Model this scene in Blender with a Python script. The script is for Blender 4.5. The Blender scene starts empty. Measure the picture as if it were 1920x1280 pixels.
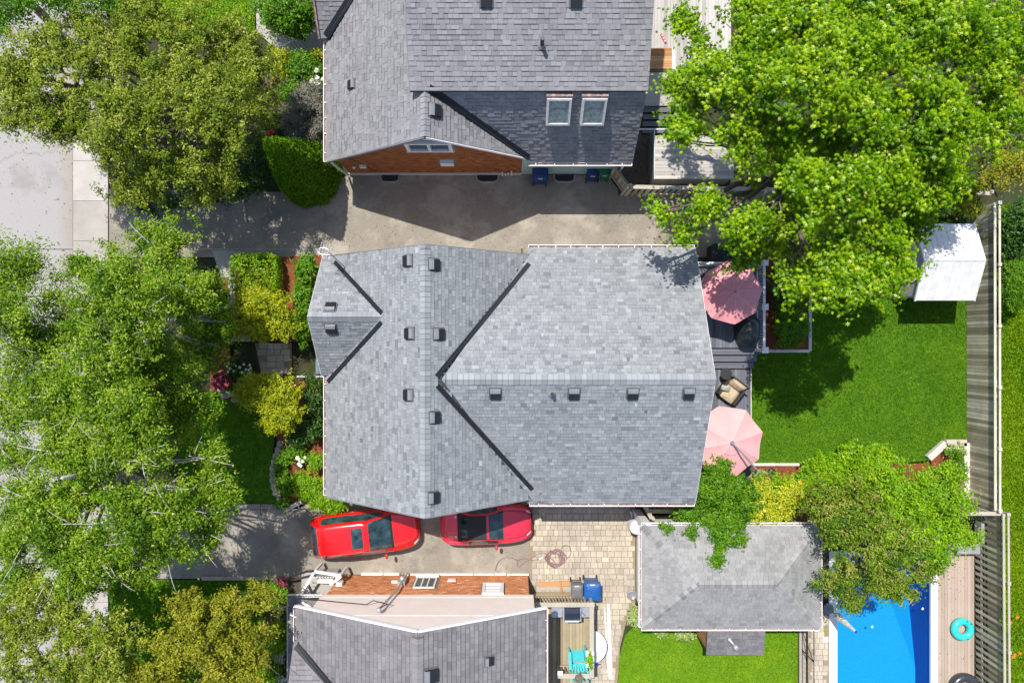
import bpy, math, random
import numpy as np
from mathutils import Vector, Matrix, noise

R = math.radians
rng = random.Random(7)
nrg = np.random.default_rng(7)
sc = bpy.context.scene
COL = sc.collection

# ------------------------------------------------------------------ camera, sky, sun, exposure
CAM_H = 30.0
cam = bpy.data.cameras.new('drone_camera')
cam.lens, cam.sensor_width, cam.sensor_fit = 24.0, 36.0, 'HORIZONTAL'
cam.clip_start, cam.clip_end = 0.5, 2000.0
cam_o = bpy.data.objects.new('drone_camera', cam)
cam_o.location = (0, 0, CAM_H)
COL.objects.link(cam_o)
sc.camera = cam_o

SUN = Vector((-0.215, 0.465, 1.0)).normalized()
elev = math.asin(SUN.z)
azim = math.atan2(SUN.x, SUN.y)
world = bpy.data.worlds.new('World')
sc.world = world
world.use_nodes = True
wn = world.node_tree
sky = wn.nodes.new('ShaderNodeTexSky')
sky.sky_type = 'NISHITA'
sky.sun_disc = False
sky.sun_elevation = elev
sky.sun_rotation = azim % (2 * math.pi)
wn.links.new(sky.outputs[0], wn.nodes['Background'].inputs[0])
wn.nodes['Background'].inputs[1].default_value = 0.135
sl = bpy.data.lights.new('sun', 'SUN')
sl.energy, sl.angle, sl.color = 4.2, R(0.5), (1.0, 0.955, 0.875)
so = bpy.data.objects.new('sun', sl)
so.rotation_euler = SUN.to_track_quat('Z', 'Y').to_euler()
so.location = (-10, 20, 60)
COL.objects.link(so)
sc.view_settings.view_transform = 'Standard'
sc.view_settings.look = 'None'
sc.view_settings.exposure = 0.58
sc.view_settings.gamma = 1.0
sc.view_settings.use_curve_mapping = False
sc.cycles.max_bounces = 8
sc.cycles.transparent_max_bounces = 12


def W(px, py, z=0.0):
    """point at height z that the photograph shows at pixel px, py"""
    s = (CAM_H - z) / 1280.0
    return ((px - 960) * s, (640 - py) * s, z)


# ------------------------------------------------------------------ materials
def _nodes(name):
    m = bpy.data.materials.new(name)
    m.use_nodes = True
    nt = m.node_tree
    return m, nt, nt.nodes, nt.links, nt.nodes['Principled BSDF']


def _noise(N, L, vec, scale, detail=4.0, rough=0.6):
    n = N.new('ShaderNodeTexNoise')
    n.inputs['Scale'].default_value = scale
    n.inputs['Detail'].default_value = detail
    n.inputs['Roughness'].default_value = rough
    L.new(vec, n.inputs['Vector'])
    return n


def _ramp(N, L, fac, stops):
    r = N.new('ShaderNodeValToRGB')
    e = r.color_ramp.elements
    e[0].position, e[0].color = stops[0][0], (*stops[0][1], 1)
    e[1].position, e[1].color = stops[-1][0], (*stops[-1][1], 1)
    for p, c in stops[1:-1]:
        k = e.new(p)
        k.color = (*c, 1)
    L.new(fac, r.inputs[0])
    return r


def mat(name, c, rough=0.6, metal=0.0, spec=0.5, var=0.12, scale=3.0, bump=0.0, bscale=40.0, coat=0.0):
    """plain colour with a soft uneven wear"""
    m, nt, N, L, B = _nodes(name)
    tc = N.new('ShaderNodeTexCoord')
    n = _noise(N, L, tc.outputs['Object'], scale)
    lo = tuple(max(0, v * (1 - var * 1.6)) for v in c)
    hi = tuple(v * (1 + var) for v in c)
    r = _ramp(N, L, n.outputs[0], [(0.3, lo), (0.7, hi)])
    L.new(r.outputs[0], B.inputs['Base Color'])
    B.inputs['Roughness'].default_value = rough
    B.inputs['Metallic'].default_value = metal
    B.inputs['Specular IOR Level'].default_value = spec
    B.inputs['Coat Weight'].default_value = coat
    if bump:
        n2 = _noise(N, L, tc.outputs['Object'], bscale)
        b = N.new('ShaderNodeBump')
        b.inputs['Strength'].default_value = bump
        b.inputs['Distance'].default_value = 0.02
        L.new(n2.outputs[0], b.inputs['Height'])
        L.new(b.outputs[0], B.inputs['Normal'])
    return m


def mat_tone(name, stops, rough=0.85, spec=0.3, grain=0.18, gscale=60.0, patch=0.12, pscale=0.7, bump=0.0, bscale=60.0, stretch=None):
    """colour read from the per-piece 'tone' attribute, with grain and broad weathering on top"""
    m, nt, N, L, B = _nodes(name)
    at = N.new('ShaderNodeAttribute')
    at.attribute_name = 'tone'
    geo = N.new('ShaderNodeNewGeometry')
    vec = geo.outputs['Position']
    if stretch:
        mp = N.new('ShaderNodeMapping')
        mp.inputs['Scale'].default_value = stretch
        L.new(vec, mp.inputs['Vector'])
        gv = mp.outputs[0]
    else:
        gv = vec
    r = _ramp(N, L, at.outputs['Fac'], stops)
    n1 = _noise(N, L, gv, gscale, 5.0, 0.7)
    n2 = _noise(N, L, vec, pscale, 3.0, 0.6)
    ma = N.new('ShaderNodeMapRange')
    ma.inputs[1].default_value, ma.inputs[2].default_value = 0.25, 0.75
    ma.inputs[3].default_value, ma.inputs[4].default_value = 1 - grain, 1 + grain
    L.new(n1.outputs[0], ma.inputs[0])
    mb = N.new('ShaderNodeMapRange')
    mb.inputs[1].default_value, mb.inputs[2].default_value = 0.3, 0.7
    mb.inputs[3].default_value, mb.inputs[4].default_value = 1 - patch, 1 + patch
    L.new(n2.outputs[0], mb.inputs[0])
    mu = N.new('ShaderNodeMath')
    mu.operation = 'MULTIPLY'
    L.new(ma.outputs[0], mu.inputs[0])
    L.new(mb.outputs[0], mu.inputs[1])
    vm = N.new('ShaderNodeVectorMath')
    vm.operation = 'SCALE'
    L.new(r.outputs[0], vm.inputs[0])
    L.new(mu.outputs[0], vm.inputs['Scale'])
    L.new(vm.outputs[0], B.inputs['Base Color'])
    B.inputs['Roughness'].default_value = rough
    B.inputs['Specular IOR Level'].default_value = spec
    if bump:
        b = N.new('ShaderNodeBump')
        b.inputs['Strength'].default_value = bump
        b.inputs['Distance'].default_value = 0.02
        L.new(n1.outputs[0], b.inputs['Height'])
        L.new(b.outputs[0], B.inputs['Normal'])
    return m


def mat_leaf(name, stops, trans=0.4, rough=0.45, spec=0.35):
    m, nt, N, L, B = _nodes(name)
    at = N.new('ShaderNodeAttribute')
    at.attribute_name = 'tone'
    r = _ramp(N, L, at.outputs['Fac'], stops)
    L.new(r.outputs[0], B.inputs['Base Color'])
    B.inputs['Roughness'].default_value = rough
    B.inputs['Specular IOR Level'].default_value = spec
    tr = N.new('ShaderNodeBsdfTranslucent')
    hs = N.new('ShaderNodeMixRGB')
    hs.blend_type = 'MULTIPLY'
    hs.inputs[0].default_value = 1.0
    hs.inputs[2].default_value = (1.25, 1.15, 0.5, 1)
    L.new(r.outputs[0], hs.inputs[1])
    L.new(hs.outputs[0], tr.inputs[0])
    mx = N.new('ShaderNodeMixShader')
    mx.inputs[0].default_value = trans
    L.new(B.outputs[0], mx.inputs[1])
    L.new(tr.outputs[0], mx.inputs[2])
    L.new(mx.outputs[0], N['Material Output'].inputs[0])
    return m


def mat_ground(name, layers, rough=0.9, bump=0.3, bscale=90.0, crack=0.0, ccol=(0.05, 0.05, 0.05), spec=0.3, edge=None):
    """layers: first (c_lo, c_hi, scale), then overlays (colour, scale, threshold, amount)"""
    m, nt, N, L, B = _nodes(name)
    geo = N.new('ShaderNodeNewGeometry')
    P = geo.outputs['Position']
    lo, hi, s0 = layers[0]
    n0 = _noise(N, L, P, s0, 6.0, 0.72)
    cur = _ramp(N, L, n0.outputs[0], [(0.3, lo), (0.7, hi)]).outputs[0]
    for (c, s, th, am) in layers[1:]:
        n = _noise(N, L, P, s, 5.0, 0.62)
        r = _ramp(N, L, n.outputs[0], [(th, (0, 0, 0)), (th + 0.14, (am, am, am))])
        mx = N.new('ShaderNodeMixRGB')
        mx.inputs[2].default_value = (*c, 1)
        L.new(r.outputs[0], mx.inputs[0])
        L.new(cur, mx.inputs[1])
        cur = mx.outputs[0]
    if crack:
        wv = _noise(N, L, P, 0.9, 4.0, 0.6)
        add = N.new('ShaderNodeVectorMath')
        add.operation = 'MULTIPLY_ADD'
        add.inputs[1].default_value = (1.6, 1.6, 1.6)
        L.new(wv.outputs['Color'], add.inputs[0])
        L.new(P, add.inputs[2])
        vo = N.new('ShaderNodeTexVoronoi')
        vo.feature = 'DISTANCE_TO_EDGE'
        vo.inputs['Scale'].default_value = crack
        L.new(add.outputs[0], vo.inputs['Vector'])
        r = _ramp(N, L, vo.outputs['Distance'], [(0.0, (0.55, 0.55, 0.55)), (0.007, (0, 0, 0))])
        mx = N.new('ShaderNodeMixRGB')
        mx.inputs[2].default_value = (*ccol, 1)
        L.new(r.outputs[0], mx.inputs[0])
        L.new(cur, mx.inputs[1])
        cur = mx.outputs[0]
    if edge:
        sx = N.new('ShaderNodeSeparateXYZ')
        L.new(P, sx.inputs[0])
        mr = N.new('ShaderNodeMapRange')
        mr.inputs[1].default_value, mr.inputs[2].default_value = edge[0] - edge[1], edge[0]
        mr.inputs[3].default_value, mr.inputs[4].default_value = 0.0, 1.0
        L.new(sx.outputs[0], mr.inputs[0])
        n = _noise(N, L, P, 1.4, 5.0, 0.65)
        mu = N.new('ShaderNodeMath')
        mu.operation = 'MULTIPLY'
        L.new(mr.outputs[0], mu.inputs[0])
        L.new(n.outputs[0], mu.inputs[1])
        mx = N.new('ShaderNodeMixRGB')
        mx.inputs[2].default_value = (*edge[2], 1)
        L.new(mu.outputs[0], mx.inputs[0])
        L.new(cur, mx.inputs[1])
        cur = mx.outputs[0]
    L.new(cur, B.inputs['Base Color'])
    B.inputs['Roughness'].default_value = rough
    B.inputs['Specular IOR Level'].default_value = spec
    if bump:
        nb = _noise(N, L, P, bscale, 4.0, 0.7)
        b = N.new('ShaderNodeBump')
        b.inputs['Strength'].default_value = bump
        b.inputs['Distance'].default_value = 0.02
        L.new(nb.outputs[0], b.inputs['Height'])
        L.new(b.outputs[0], B.inputs['Normal'])
    return m


M = {}
M['soil'] = mat_ground('soil', [((0.02, 0.022, 0.01), (0.05, 0.05, 0.02), 3.0), ((0.03, 0.06, 0.012), 0.8, 0.5, 0.8)])
M['mulch'] = mat_ground('bark mulch', [((0.10, 0.028, 0.012), (0.26, 0.075, 0.03), 14.0), ((0.07, 0.035, 0.02), 3.0, 0.55, 0.6)], bump=0.8, bscale=30)
M['dirt'] = mat_ground('dirt', [((0.05, 0.035, 0.025), (0.13, 0.10, 0.075), 6.0), ((0.22, 0.18, 0.14), 20.0, 0.62, 0.6)], bump=0.6, bscale=25)
M['asphalt'] = mat_ground('aged asphalt', [((0.18, 0.158, 0.13), (0.275, 0.245, 0.205), 26.0), ((0.355, 0.32, 0.268), 0.55, 0.48, 0.75),
                                           ((0.13, 0.12, 0.108), 0.8, 0.54, 0.6), ((0.10, 0.095, 0.09), 2.2, 0.66, 0.7), ((0.42, 0.40, 0.37), 60.0, 0.62, 0.6)], crack=0.22, ccol=(0.14, 0.13, 0.115))
M['road'] = mat_ground('road asphalt', edge=(W(137, 0)[0], 0.75, (0.27, 0.20, 0.15)), layers= [((0.27, 0.255, 0.25), (0.35, 0.335, 0.33), 30.0), ((0.20, 0.175, 0.165), 0.5, 0.55, 0.5),
                                        ((0.36, 0.345, 0.335), 70.0, 0.66, 0.4)], crack=0.12, ccol=(0.2, 0.18, 0.17))
M['concrete'] = mat_tone('concrete', [(0, (0.29, 0.265, 0.24)), (1, (0.40, 0.375, 0.345))], gscale=25, grain=0.14, patch=0.14, bump=0.1)
M['paver'] = mat_tone('clay coloured pavers', [(0, (0.30, 0.255, 0.20)), (0.5, (0.40, 0.345, 0.275)), (0.9, (0.45, 0.395, 0.315)), (1, (0.50, 0.43, 0.33))],
                      gscale=30, grain=0.16, patch=0.16, pscale=0.9, bump=0.2)
M['joint'] = mat_ground('joint sand', [((0.20, 0.15, 0.10), (0.30, 0.24, 0.17), 20.0), ((0.20, 0.21, 0.05), 0.9, 0.52, 0.6)])
GREYS = [(0, (0.108, 0.117, 0.127)), (0.35, (0.20, 0.21, 0.221)), (0.7, (0.267, 0.278, 0.29)), (1, (0.355, 0.367, 0.38))]
M['shingle_grey'] = mat_tone('grey asphalt shingle', GREYS, gscale=120, grain=0.2, patch=0.05)
M['shingle_dark'] = mat_tone('charcoal shingle', [(0, (0.09, 0.09, 0.098)), (0.5, (0.215, 0.211, 0.222)), (1, (0.295, 0.29, 0.302))], gscale=120, grain=0.2, patch=0.06)
M['shingle_old'] = mat_tone('weathered shingle', [(0, (0.085, 0.082, 0.086)), (0.5, (0.168, 0.160, 0.165)), (1, (0.23, 0.222, 0.228))], gscale=50, grain=0.2, patch=0.14, pscale=1.2)
M['shingle_pale'] = mat_tone('pale grey shingle', [(0, (0.158, 0.157, 0.155)), (0.5, (0.242, 0.240, 0.234)), (0.9, (0.285, 0.281, 0.272)), (1, (0.34, 0.33, 0.31))], gscale=60, grain=0.16, patch=0.1, pscale=1.0)
M['underlay'] = mat('roof underlay', (0.06, 0.06, 0.065), 0.95)
M['flashing'] = mat('dark valley flashing', (0.012, 0.015, 0.021), 0.6, 0.0, 0.3)
M['brick'] = mat_tone('red brown brick', [(0, (0.15, 0.045, 0.015)), (0.5, (0.29, 0.095, 0.028)), (0.85, (0.37, 0.14, 0.045)), (1, (0.46, 0.23, 0.10))], gscale=30, grain=0.25, patch=0.1)
M['brick_orange'] = mat_tone('orange brick', [(0, (0.30, 0.10, 0.035)), (0.5, (0.48, 0.19, 0.08)), (0.85, (0.56, 0.27, 0.13)), (1, (0.62, 0.44, 0.30))], gscale=30, grain=0.25, patch=0.12)
M['mortar'] = mat('mortar', (0.22, 0.15, 0.10), 0.95)
M['white'] = mat('white paint', (0.70, 0.69, 0.68), 0.5, var=0.05)
M['dirty_white'] = mat('weathered white paint', (0.70, 0.68, 0.65), 0.55, var=0.14, scale=6)
M['gutter_dirt'] = mat('gutter litter', (0.30, 0.21, 0.19), 0.9, var=0.4, scale=8)
M['siding'] = mat('beige siding', (0.74, 0.65, 0.585), 0.6, var=0.03)
M['teal_wall'] = mat('pale teal siding', (0.30, 0.42, 0.42), 0.7, var=0.06)
M['glass'] = mat('window glass', (0.03, 0.05, 0.055), 0.05, 0.0, 0.9, var=0.3, scale=2)
M['skyglass'] = mat('skylight glass', (0.19, 0.245, 0.255), 0.12, 0.0, 0.8, var=0.35, scale=5)
M['black'] = mat('black plastic', (0.016, 0.017, 0.019), 0.5)
M['vent_grey'] = mat('vent hood grey', (0.20, 0.205, 0.22), 0.5)
M['flange'] = mat('vent flange', (0.09, 0.093, 0.10), 0.7)
M['galv'] = mat('galvanised metal', (0.5, 0.51, 0.53), 0.35, 0.6)
M['steel'] = mat('stainless steel', (0.62, 0.62, 0.62), 0.3, 0.5)
M['wood_grey'] = mat_tone('weathered grey wood', [(0, (0.20, 0.175, 0.135)), (0.5, (0.31, 0.275, 0.21)), (1, (0.43, 0.395, 0.32))], gscale=30, grain=0.25, patch=0.12)
M['wood_fence'] = mat_tone('silvered fence wood', [(0, (0.22, 0.195, 0.125)), (0.5, (0.40, 0.365, 0.26)), (1, (0.56, 0.52, 0.42))], gscale=24, grain=0.3, patch=0.18, pscale=1.4)
M['wood_pale'] = mat_tone('pale grey deck wood', [(0, (0.33, 0.305, 0.28)), (0.5, (0.40, 0.375, 0.345)), (1, (0.46, 0.435, 0.40))], gscale=24, grain=0.14, patch=0.1)
M['wood_tan'] = mat_tone('tan composite board', [(0, (0.30, 0.232, 0.185)), (0.5, (0.345, 0.27, 0.215)), (1, (0.385, 0.305, 0.245))], gscale=40, grain=0.08, patch=0.08)
M['wood_new'] = mat_tone('new orange wood', [(0, (0.33, 0.155, 0.06)), (0.5, (0.43, 0.225, 0.10)), (1, (0.52, 0.31, 0.16))], gscale=24, grain=0.15, patch=0.08)
M['wood_olive'] = mat_tone('greying brown deck wood', [(0, (0.23, 0.18, 0.115)), (0.5, (0.32, 0.265, 0.17)), (1, (0.41, 0.345, 0.235))], gscale=24, grain=0.2, patch=0.12)
M['wood_dark'] = mat_tone('charcoal stained deck', [(0, (0.09, 0.094, 0.112)), (0.5, (0.12, 0.125, 0.146)), (1, (0.155, 0.16, 0.182))], gscale=24, grain=0.15, patch=0.08)
M['wood_blue'] = mat_tone('blue grey porch boards', [(0, (0.10, 0.14, 0.17)), (1, (0.16, 0.20, 0.235))], gscale=24, grain=0.12)
M['timber'] = mat_tone('pale landscape timber', [(0, (0.46, 0.41, 0.37)), (1, (0.60, 0.55, 0.50))], gscale=20, grain=0.15)
M['stone'] = mat_tone('garden stone', [(0, (0.24, 0.20, 0.165)), (1, (0.40, 0.35, 0.30))], gscale=14, grain=0.25, bump=0.4)
M['red_paint'] = mat('bright red car paint', (0.62, 0.006, 0.008), 0.25, 0.0, 0.5, var=0.02, coat=0.8)
M['rose_paint'] = mat('faded crimson car paint', (0.60, 0.024, 0.052), 0.28, 0.0, 0.5, var=0.03, coat=0.7)
M['car_glass'] = mat('car glass', (0.03, 0.062, 0.07), 0.06, 0.0, 0.9, var=0.6, scale=2.5)
M['soft_top'] = mat('black fabric roof', (0.022, 0.023, 0.027), 0.85, bump=0.2, bscale=120)
M['tyre'] = mat('tyre rubber', (0.02, 0.02, 0.02), 0.85)
M['headlight'] = mat('headlight', (0.65, 0.66, 0.66), 0.1, 0.0, 0.8)
M['tail'] = mat('tail lamp', (0.30, 0.01, 0.01), 0.15)
M['umbrella_pink'] = mat('washed pink canvas', (0.68, 0.33, 0.325), 0.9, var=0.05, scale=1.5)
M['umbrella_rose'] = mat('rose pink canvas', (0.68, 0.27, 0.30), 0.9, var=0.05, scale=1.5)
M['seam'] = mat('lightened canvas seam', (0.72, 0.42, 0.42), 0.9)  # seams lightened to paint in the canopy's radial shading
M['cushion'] = mat('sand cushion', (0.46, 0.36, 0.24), 0.9, var=0.15, scale=5)
M['pillow'] = mat('striped grey pillow', (0.36, 0.34, 0.30), 0.9, var=0.3, scale=16)
M['wicker'] = mat('dark wicker', (0.03, 0.025, 0.02), 0.8)
M['teal_plastic'] = mat('turquoise plastic', (0.06, 0.48, 0.50), 0.5, var=0.08)
M['teal_ring'] = mat('glossy turquoise vinyl', (0.03, 0.50, 0.46), 0.2, spec=0.6, var=0.05)
M['black_ring'] = mat('glossy black rubber', (0.035, 0.036, 0.045), 0.25, spec=0.6)
M['bin_blue'] = mat('blue bin plastic', (0.012, 0.085, 0.28), 0.35)
M['bin_navy'] = mat('navy bin plastic', (0.012, 0.035, 0.13), 0.4)
M['bin_grey'] = mat('grey bin plastic', (0.13, 0.13, 0.14), 0.4)
M['bin_green'] = mat('green bin plastic', (0.012, 0.12, 0.05), 0.4)
M['hose'] = mat('mauve garden hose', (0.23, 0.135, 0.135), 0.5)
M['red_tool'] = mat('red plastic', (0.65, 0.03, 0.03), 0.4)
M['blue_tool'] = mat('royal blue plastic', (0.01, 0.07, 0.55), 0.4)
M['orange'] = mat('orange petals', (0.75, 0.22, 0.01), 0.7)
M['petal_white'] = mat('white petals', (0.78, 0.78, 0.68), 0.8)
M['petal_red'] = mat('red petals', (0.62, 0.02, 0.05), 0.7)
M['petal_pink'] = mat('pink petals', (0.62, 0.09, 0.16), 0.7)
M['shed_roof'] = mat('stained white shed roof', (0.60, 0.59, 0.575), 0.6, var=0.09, scale=3)
M['shed_wall'] = mat('grey shed wall', (0.42, 0.40, 0.40), 0.6, var=0.05)
M['liner'] = mat('pool liner', (0.002, 0.27, 0.57), 0.5, var=0.14, scale=22)  # mottled print also stands in for faint caustics, painted into the colour
M['liner_wall'] = mat('pool liner wall with painted shade', (0.002, 0.06, 0.32), 0.5, var=0.05, scale=30)  # darker than the floor liner to paint in the walls' weak sunlight
M['bark'] = mat('grey brown bark', (0.13, 0.105, 0.08), 0.95, var=0.3, scale=12, bump=0.5)
M['bark_birch'] = mat('white birch bark', (0.42, 0.40, 0.36), 0.8, var=0.3, scale=14)
M['stem'] = mat('brown stem', (0.10, 0.07, 0.04), 0.9, var=0.2)

LEAF = {
    'maple': mat_leaf('maple leaf', [(0, (0.07, 0.20, 0.002)), (0.45, (0.22, 0.43, 0.002)), (0.9, (0.50, 0.66, 0.010)), (1, (0.64, 0.70, 0.28))], 0.48, 0.4, 0.35),
    'birch': mat_leaf('birch leaf', [(0, (0.045, 0.125, 0.003)), (0.45, (0.14, 0.275, 0.004)), (0.9, (0.37, 0.49, 0.03)), (1, (0.54, 0.59, 0.20))], 0.4, 0.45, 0.25),
    'olive': mat_leaf('crabapple leaf', [(0, (0.06, 0.105, 0.005)), (0.45, (0.17, 0.25, 0.009)), (0.9, (0.41, 0.45, 0.06)), (1, (0.55, 0.53, 0.22))], 0.35, 0.5, 0.2),
    'mixed': mat_leaf('pool tree leaf', [(0, (0.04, 0.11, 0.006)), (0.45, (0.14, 0.27, 0.006)), (0.62, (0.25, 0.31, 0.02)), (1, (0.42, 0.38, 0.14))], 0.35, 0.5, 0.2),
    'bronze': mat_leaf('bronze green leaf', [(0, (0.08, 0.11, 0.006)), (0.45, (0.23, 0.255, 0.011)), (0.9, (0.46, 0.43, 0.04)), (1, (0.48, 0.40, 0.09))], 0.35, 0.5, 0.2),
    'green': mat_leaf('shrub leaf', [(0, (0.04, 0.14, 0.003)), (0.5, (0.11, 0.27, 0.004)), (1, (0.22, 0.40, 0.012))], 0.38, 0.45, 0.3),
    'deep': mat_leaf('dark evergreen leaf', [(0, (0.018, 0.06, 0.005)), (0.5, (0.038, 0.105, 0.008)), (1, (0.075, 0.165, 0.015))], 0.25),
    'cedar': mat_leaf('cedar frond', [(0, (0.05, 0.135, 0.003)), (0.5, (0.095, 0.215, 0.004)), (1, (0.18, 0.32, 0.006))], 0.3, 0.6, 0.15),
    'lime': mat_leaf('lime green leaf', [(0, (0.10, 0.26, 0.002)), (0.5, (0.22, 0.43, 0.003)), (1, (0.40, 0.56, 0.012))], 0.42),
    'gold': mat_leaf('golden leaf', [(0, (0.17, 0.25, 0.003)), (0.5, (0.37, 0.43, 0.004)), (1, (0.62, 0.62, 0.02))], 0.42),
    'yellow': mat_leaf('bright yellow leaf', [(0, (0.22, 0.34, 0.008)), (0.5, (0.50, 0.54, 0.015)), (1, (0.74, 0.70, 0.10))], 0.38),
    'smoke': mat_leaf('grey purple leaf', [(0, (0.13, 0.125, 0.10)), (0.5, (0.23, 0.215, 0.175)), (1, (0.34, 0.32, 0.26))], 0.2, 0.7, 0.2),
    'pale': mat_leaf('variegated leaf', [(0, (0.14, 0.28, 0.03)), (0.5, (0.32, 0.42, 0.12)), (1, (0.62, 0.64, 0.40))], 0.3),
    'pink': mat_leaf('pink petal', [(0, (0.30, 0.03, 0.06)), (1, (0.66, 0.16, 0.24))], 0.2),
    'grass': mat_leaf('grass blade', [(0, (0.052, 0.145, 0.002)), (0.5, (0.098, 0.23, 0.002)), (1, (0.17, 0.31, 0.005))], 0.38, 0.6, 0.15),
    'grass_lime': mat_leaf('lime grass blade', [(0, (0.10, 0.215, 0.002)), (0.5, (0.185, 0.30, 0.002)), (1, (0.28, 0.385, 0.006))], 0.38, 0.6, 0.15),  # yellower green than the plain grass
}
M['lawn'] = mat_ground('lawn', [((0.04, 0.12, 0.003), (0.085, 0.20, 0.004), 5.0), ((0.115, 0.225, 0.005), 1.1, 0.5, 0.6)], bump=0.6, bscale=60)
M['lawn_lime'] = mat_ground('lime lawn', [((0.07, 0.18, 0.004), (0.125, 0.265, 0.006), 5.0), ((0.17, 0.30, 0.01), 0.9, 0.5, 0.6)], bump=0.6, bscale=60)  # yellower, lighter green than the plain lawn


# ------------------------------------------------------------------ mesh helpers
class MB:
    def __init__(s):
        s.v, s.f, s.t = [], [], []

    def add(s, vs, fs, t=0.5):
        n = len(s.v)
        s.v.extend(tuple(v) for v in vs)
        s.f.extend(tuple(i + n for i in f) for f in fs)
        s.t.extend([t] * len(fs))
        return s

    def boxm(s, mtx, t=0.5):
        c = [mtx @ Vector((x, y, z)) for z in (-.5, .5) for y in (-.5, .5) for x in (-.5, .5)]
        return s.add(c, [(0, 2, 3, 1), (4, 5, 7, 6), (0, 1, 5, 4), (2, 6, 7, 3), (0, 4, 6, 2), (1, 3, 7, 5)], t)

    def box(s, x0, x1, y0, y1, z0, z1, t=0.5):
        return s.boxm(Matrix.Translation(((x0 + x1) / 2, (y0 + y1) / 2, (z0 + z1) / 2)) @ Matrix.Diagonal((x1 - x0, y1 - y0, z1 - z0, 1)), t)

    def rbox(s, c, size, rz=0.0, rx=0.0, ry=0.0, t=0.5):
        m = Matrix.Translation(c) @ Matrix.Rotation(rz, 4, 'Z') @ Matrix.Rotation(ry, 4, 'Y') @ Matrix.Rotation(rx, 4, 'X')
        return s.boxm(m @ Matrix.Diagonal((*size, 1)), t)

    def beam(s, a, b, w, h, t=0.5):
        a, b = Vector(a), Vector(b)
        d = b - a
        x = d.normalized()
        up = Vector((0, 0, 1)) if abs(x.z) < 0.99 else Vector((0, 1, 0))
        y = up.cross(x).normalized()
        z = x.cross(y)
        m = Matrix((x, y, z)).transposed().to_4x4()
        m.translation = (a + b) / 2
        return s.boxm(m @ Matrix.Diagonal((d.length, w, h, 1)), t)

    def tube(s, pts, r, n=6, t=0.5, cap=True):
        pts = [Vector(p) for p in pts]
        rs = r if isinstance(r, (list, tuple)) else [r] * len(pts)
        rings, vs = [], []
        for i, p in enumerate(pts):
            d = (pts[min(i + 1, len(pts) - 1)] - pts[max(i - 1, 0)]).normalized()
            u = d.orthogonal().normalized() if i == 0 else (u - d * u.dot(d)).normalized()
            w = d.cross(u)
            for k in range(n):
                a = 2 * math.pi * k / n
                vs.append(p + (u * math.cos(a) + w * math.sin(a)) * rs[i])
        fs = []
        for i in range(len(pts) - 1):
            for k in range(n):
                fs.append((i * n + k, i * n + (k + 1) % n, (i + 1) * n + (k + 1) % n, (i + 1) * n + k))
        if cap:
            fs.append(tuple(reversed(range(n))))
            fs.append(tuple((len(pts) - 1) * n + k for k in range(n)))
        return s.add(vs, fs, t)

    def prism(s, poly, z0, z1, t=0.5):
        n = len(poly)
        vs = [(x, y, z0) for x, y in poly] + [(x, y, z1) for x, y in poly]
        fs = [tuple(reversed(range(n))), tuple(range(n, 2 * n))] + [(i, (i + 1) % n, n + (i + 1) % n, n + i) for i in range(n)]
        return s.add(vs, fs, t)

    def lathe(s, prof, c=(0, 0, 0), n=16, t=0.5):
        vs = []
        for r, z in prof:
            for k in range(n):
                a = 2 * math.pi * k / n
                vs.append((c[0] + r * math.cos(a), c[1] + r * math.sin(a), c[2] + z))
        fs = []
        for i in range(len(prof) - 1):
            for k in range(n):
                fs.append((i * n + k, i * n + (k + 1) % n, (i + 1) * n + (k + 1) % n, (i + 1) * n + k))
        fs.append(tuple(reversed(range(n))))
        fs.append(tuple((len(prof) - 1) * n + k for k in range(n)))
        return s.add(vs, fs, t)

    def torus(s, c, R0, r, n=32, m=12, t=0.5):
        vs, fs = [], []
        for i in range(n):
            a = 2 * math.pi * i / n
            for j in range(m):
                b = 2 * math.pi * j / m
                q = R0 + r * math.cos(b)
                vs.append((c[0] + q * math.cos(a), c[1] + q * math.sin(a), c[2] + r * math.sin(b)))
        for i in range(n):
            for j in range(m):
                fs.append((i * m + j, ((i + 1) % n) * m + j, ((i + 1) % n) * m + (j + 1) % m, i * m + (j + 1) % m))
        return s.add(vs, fs, t)

    def ball(s, c, r, t=0.5, n=8, m=5):
        rx, ry, rz = r if isinstance(r, (tuple, list)) else (r, r, r)
        vs, fs = [(c[0], c[1], c[2] - rz)], []
        for i in range(1, m):
            p = -math.pi / 2 + math.pi * i / m
            for k in range(n):
                a = 2 * math.pi * k / n
                vs.append((c[0] + rx * math.cos(p) * math.cos(a), c[1] + ry * math.cos(p) * math.sin(a), c[2] + rz * math.sin(p)))
        vs.append((c[0], c[1], c[2] + rz))
        for k in range(n):
            fs.append((0, 1 + (k + 1) % n, 1 + k))
        for i in range(m - 2):
            for k in range(n):
                a = 1 + i * n
                fs.append((a + k, a + (k + 1) % n, a + n + (k + 1) % n, a + n + k))
        last = len(vs) - 1
        a = 1 + (m - 2) * n
        for k in range(n):
            fs.append((a + k, a + (k + 1) % n, last))
        return s.add(vs, fs, t)

    def mesh(s, name, material, org=(0, 0, 0), smooth=False):
        me = bpy.data.meshes.new(name)
        ox, oy, oz = org
        me.from_pydata([(x - ox, y - oy, z - oz) for x, y, z in s.v], [], s.f)
        at = me.attributes.new('tone', 'FLOAT', 'FACE')
        at.data.foreach_set('value', np.array(s.t, dtype=np.float32))
        if smooth:
            me.polygons.foreach_set('use_smooth', [True] * len(me.polygons))
        me.materials.append(material)
        return me


ORG = {}


def link(name, data, parent=None, mtx=None):
    o = bpy.data.objects.new(name, data)
    COL.objects.link(o)
    if parent is not None:
        o.parent = parent
    if mtx is not None:
        o.matrix_basis = mtx
    return o


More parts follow.
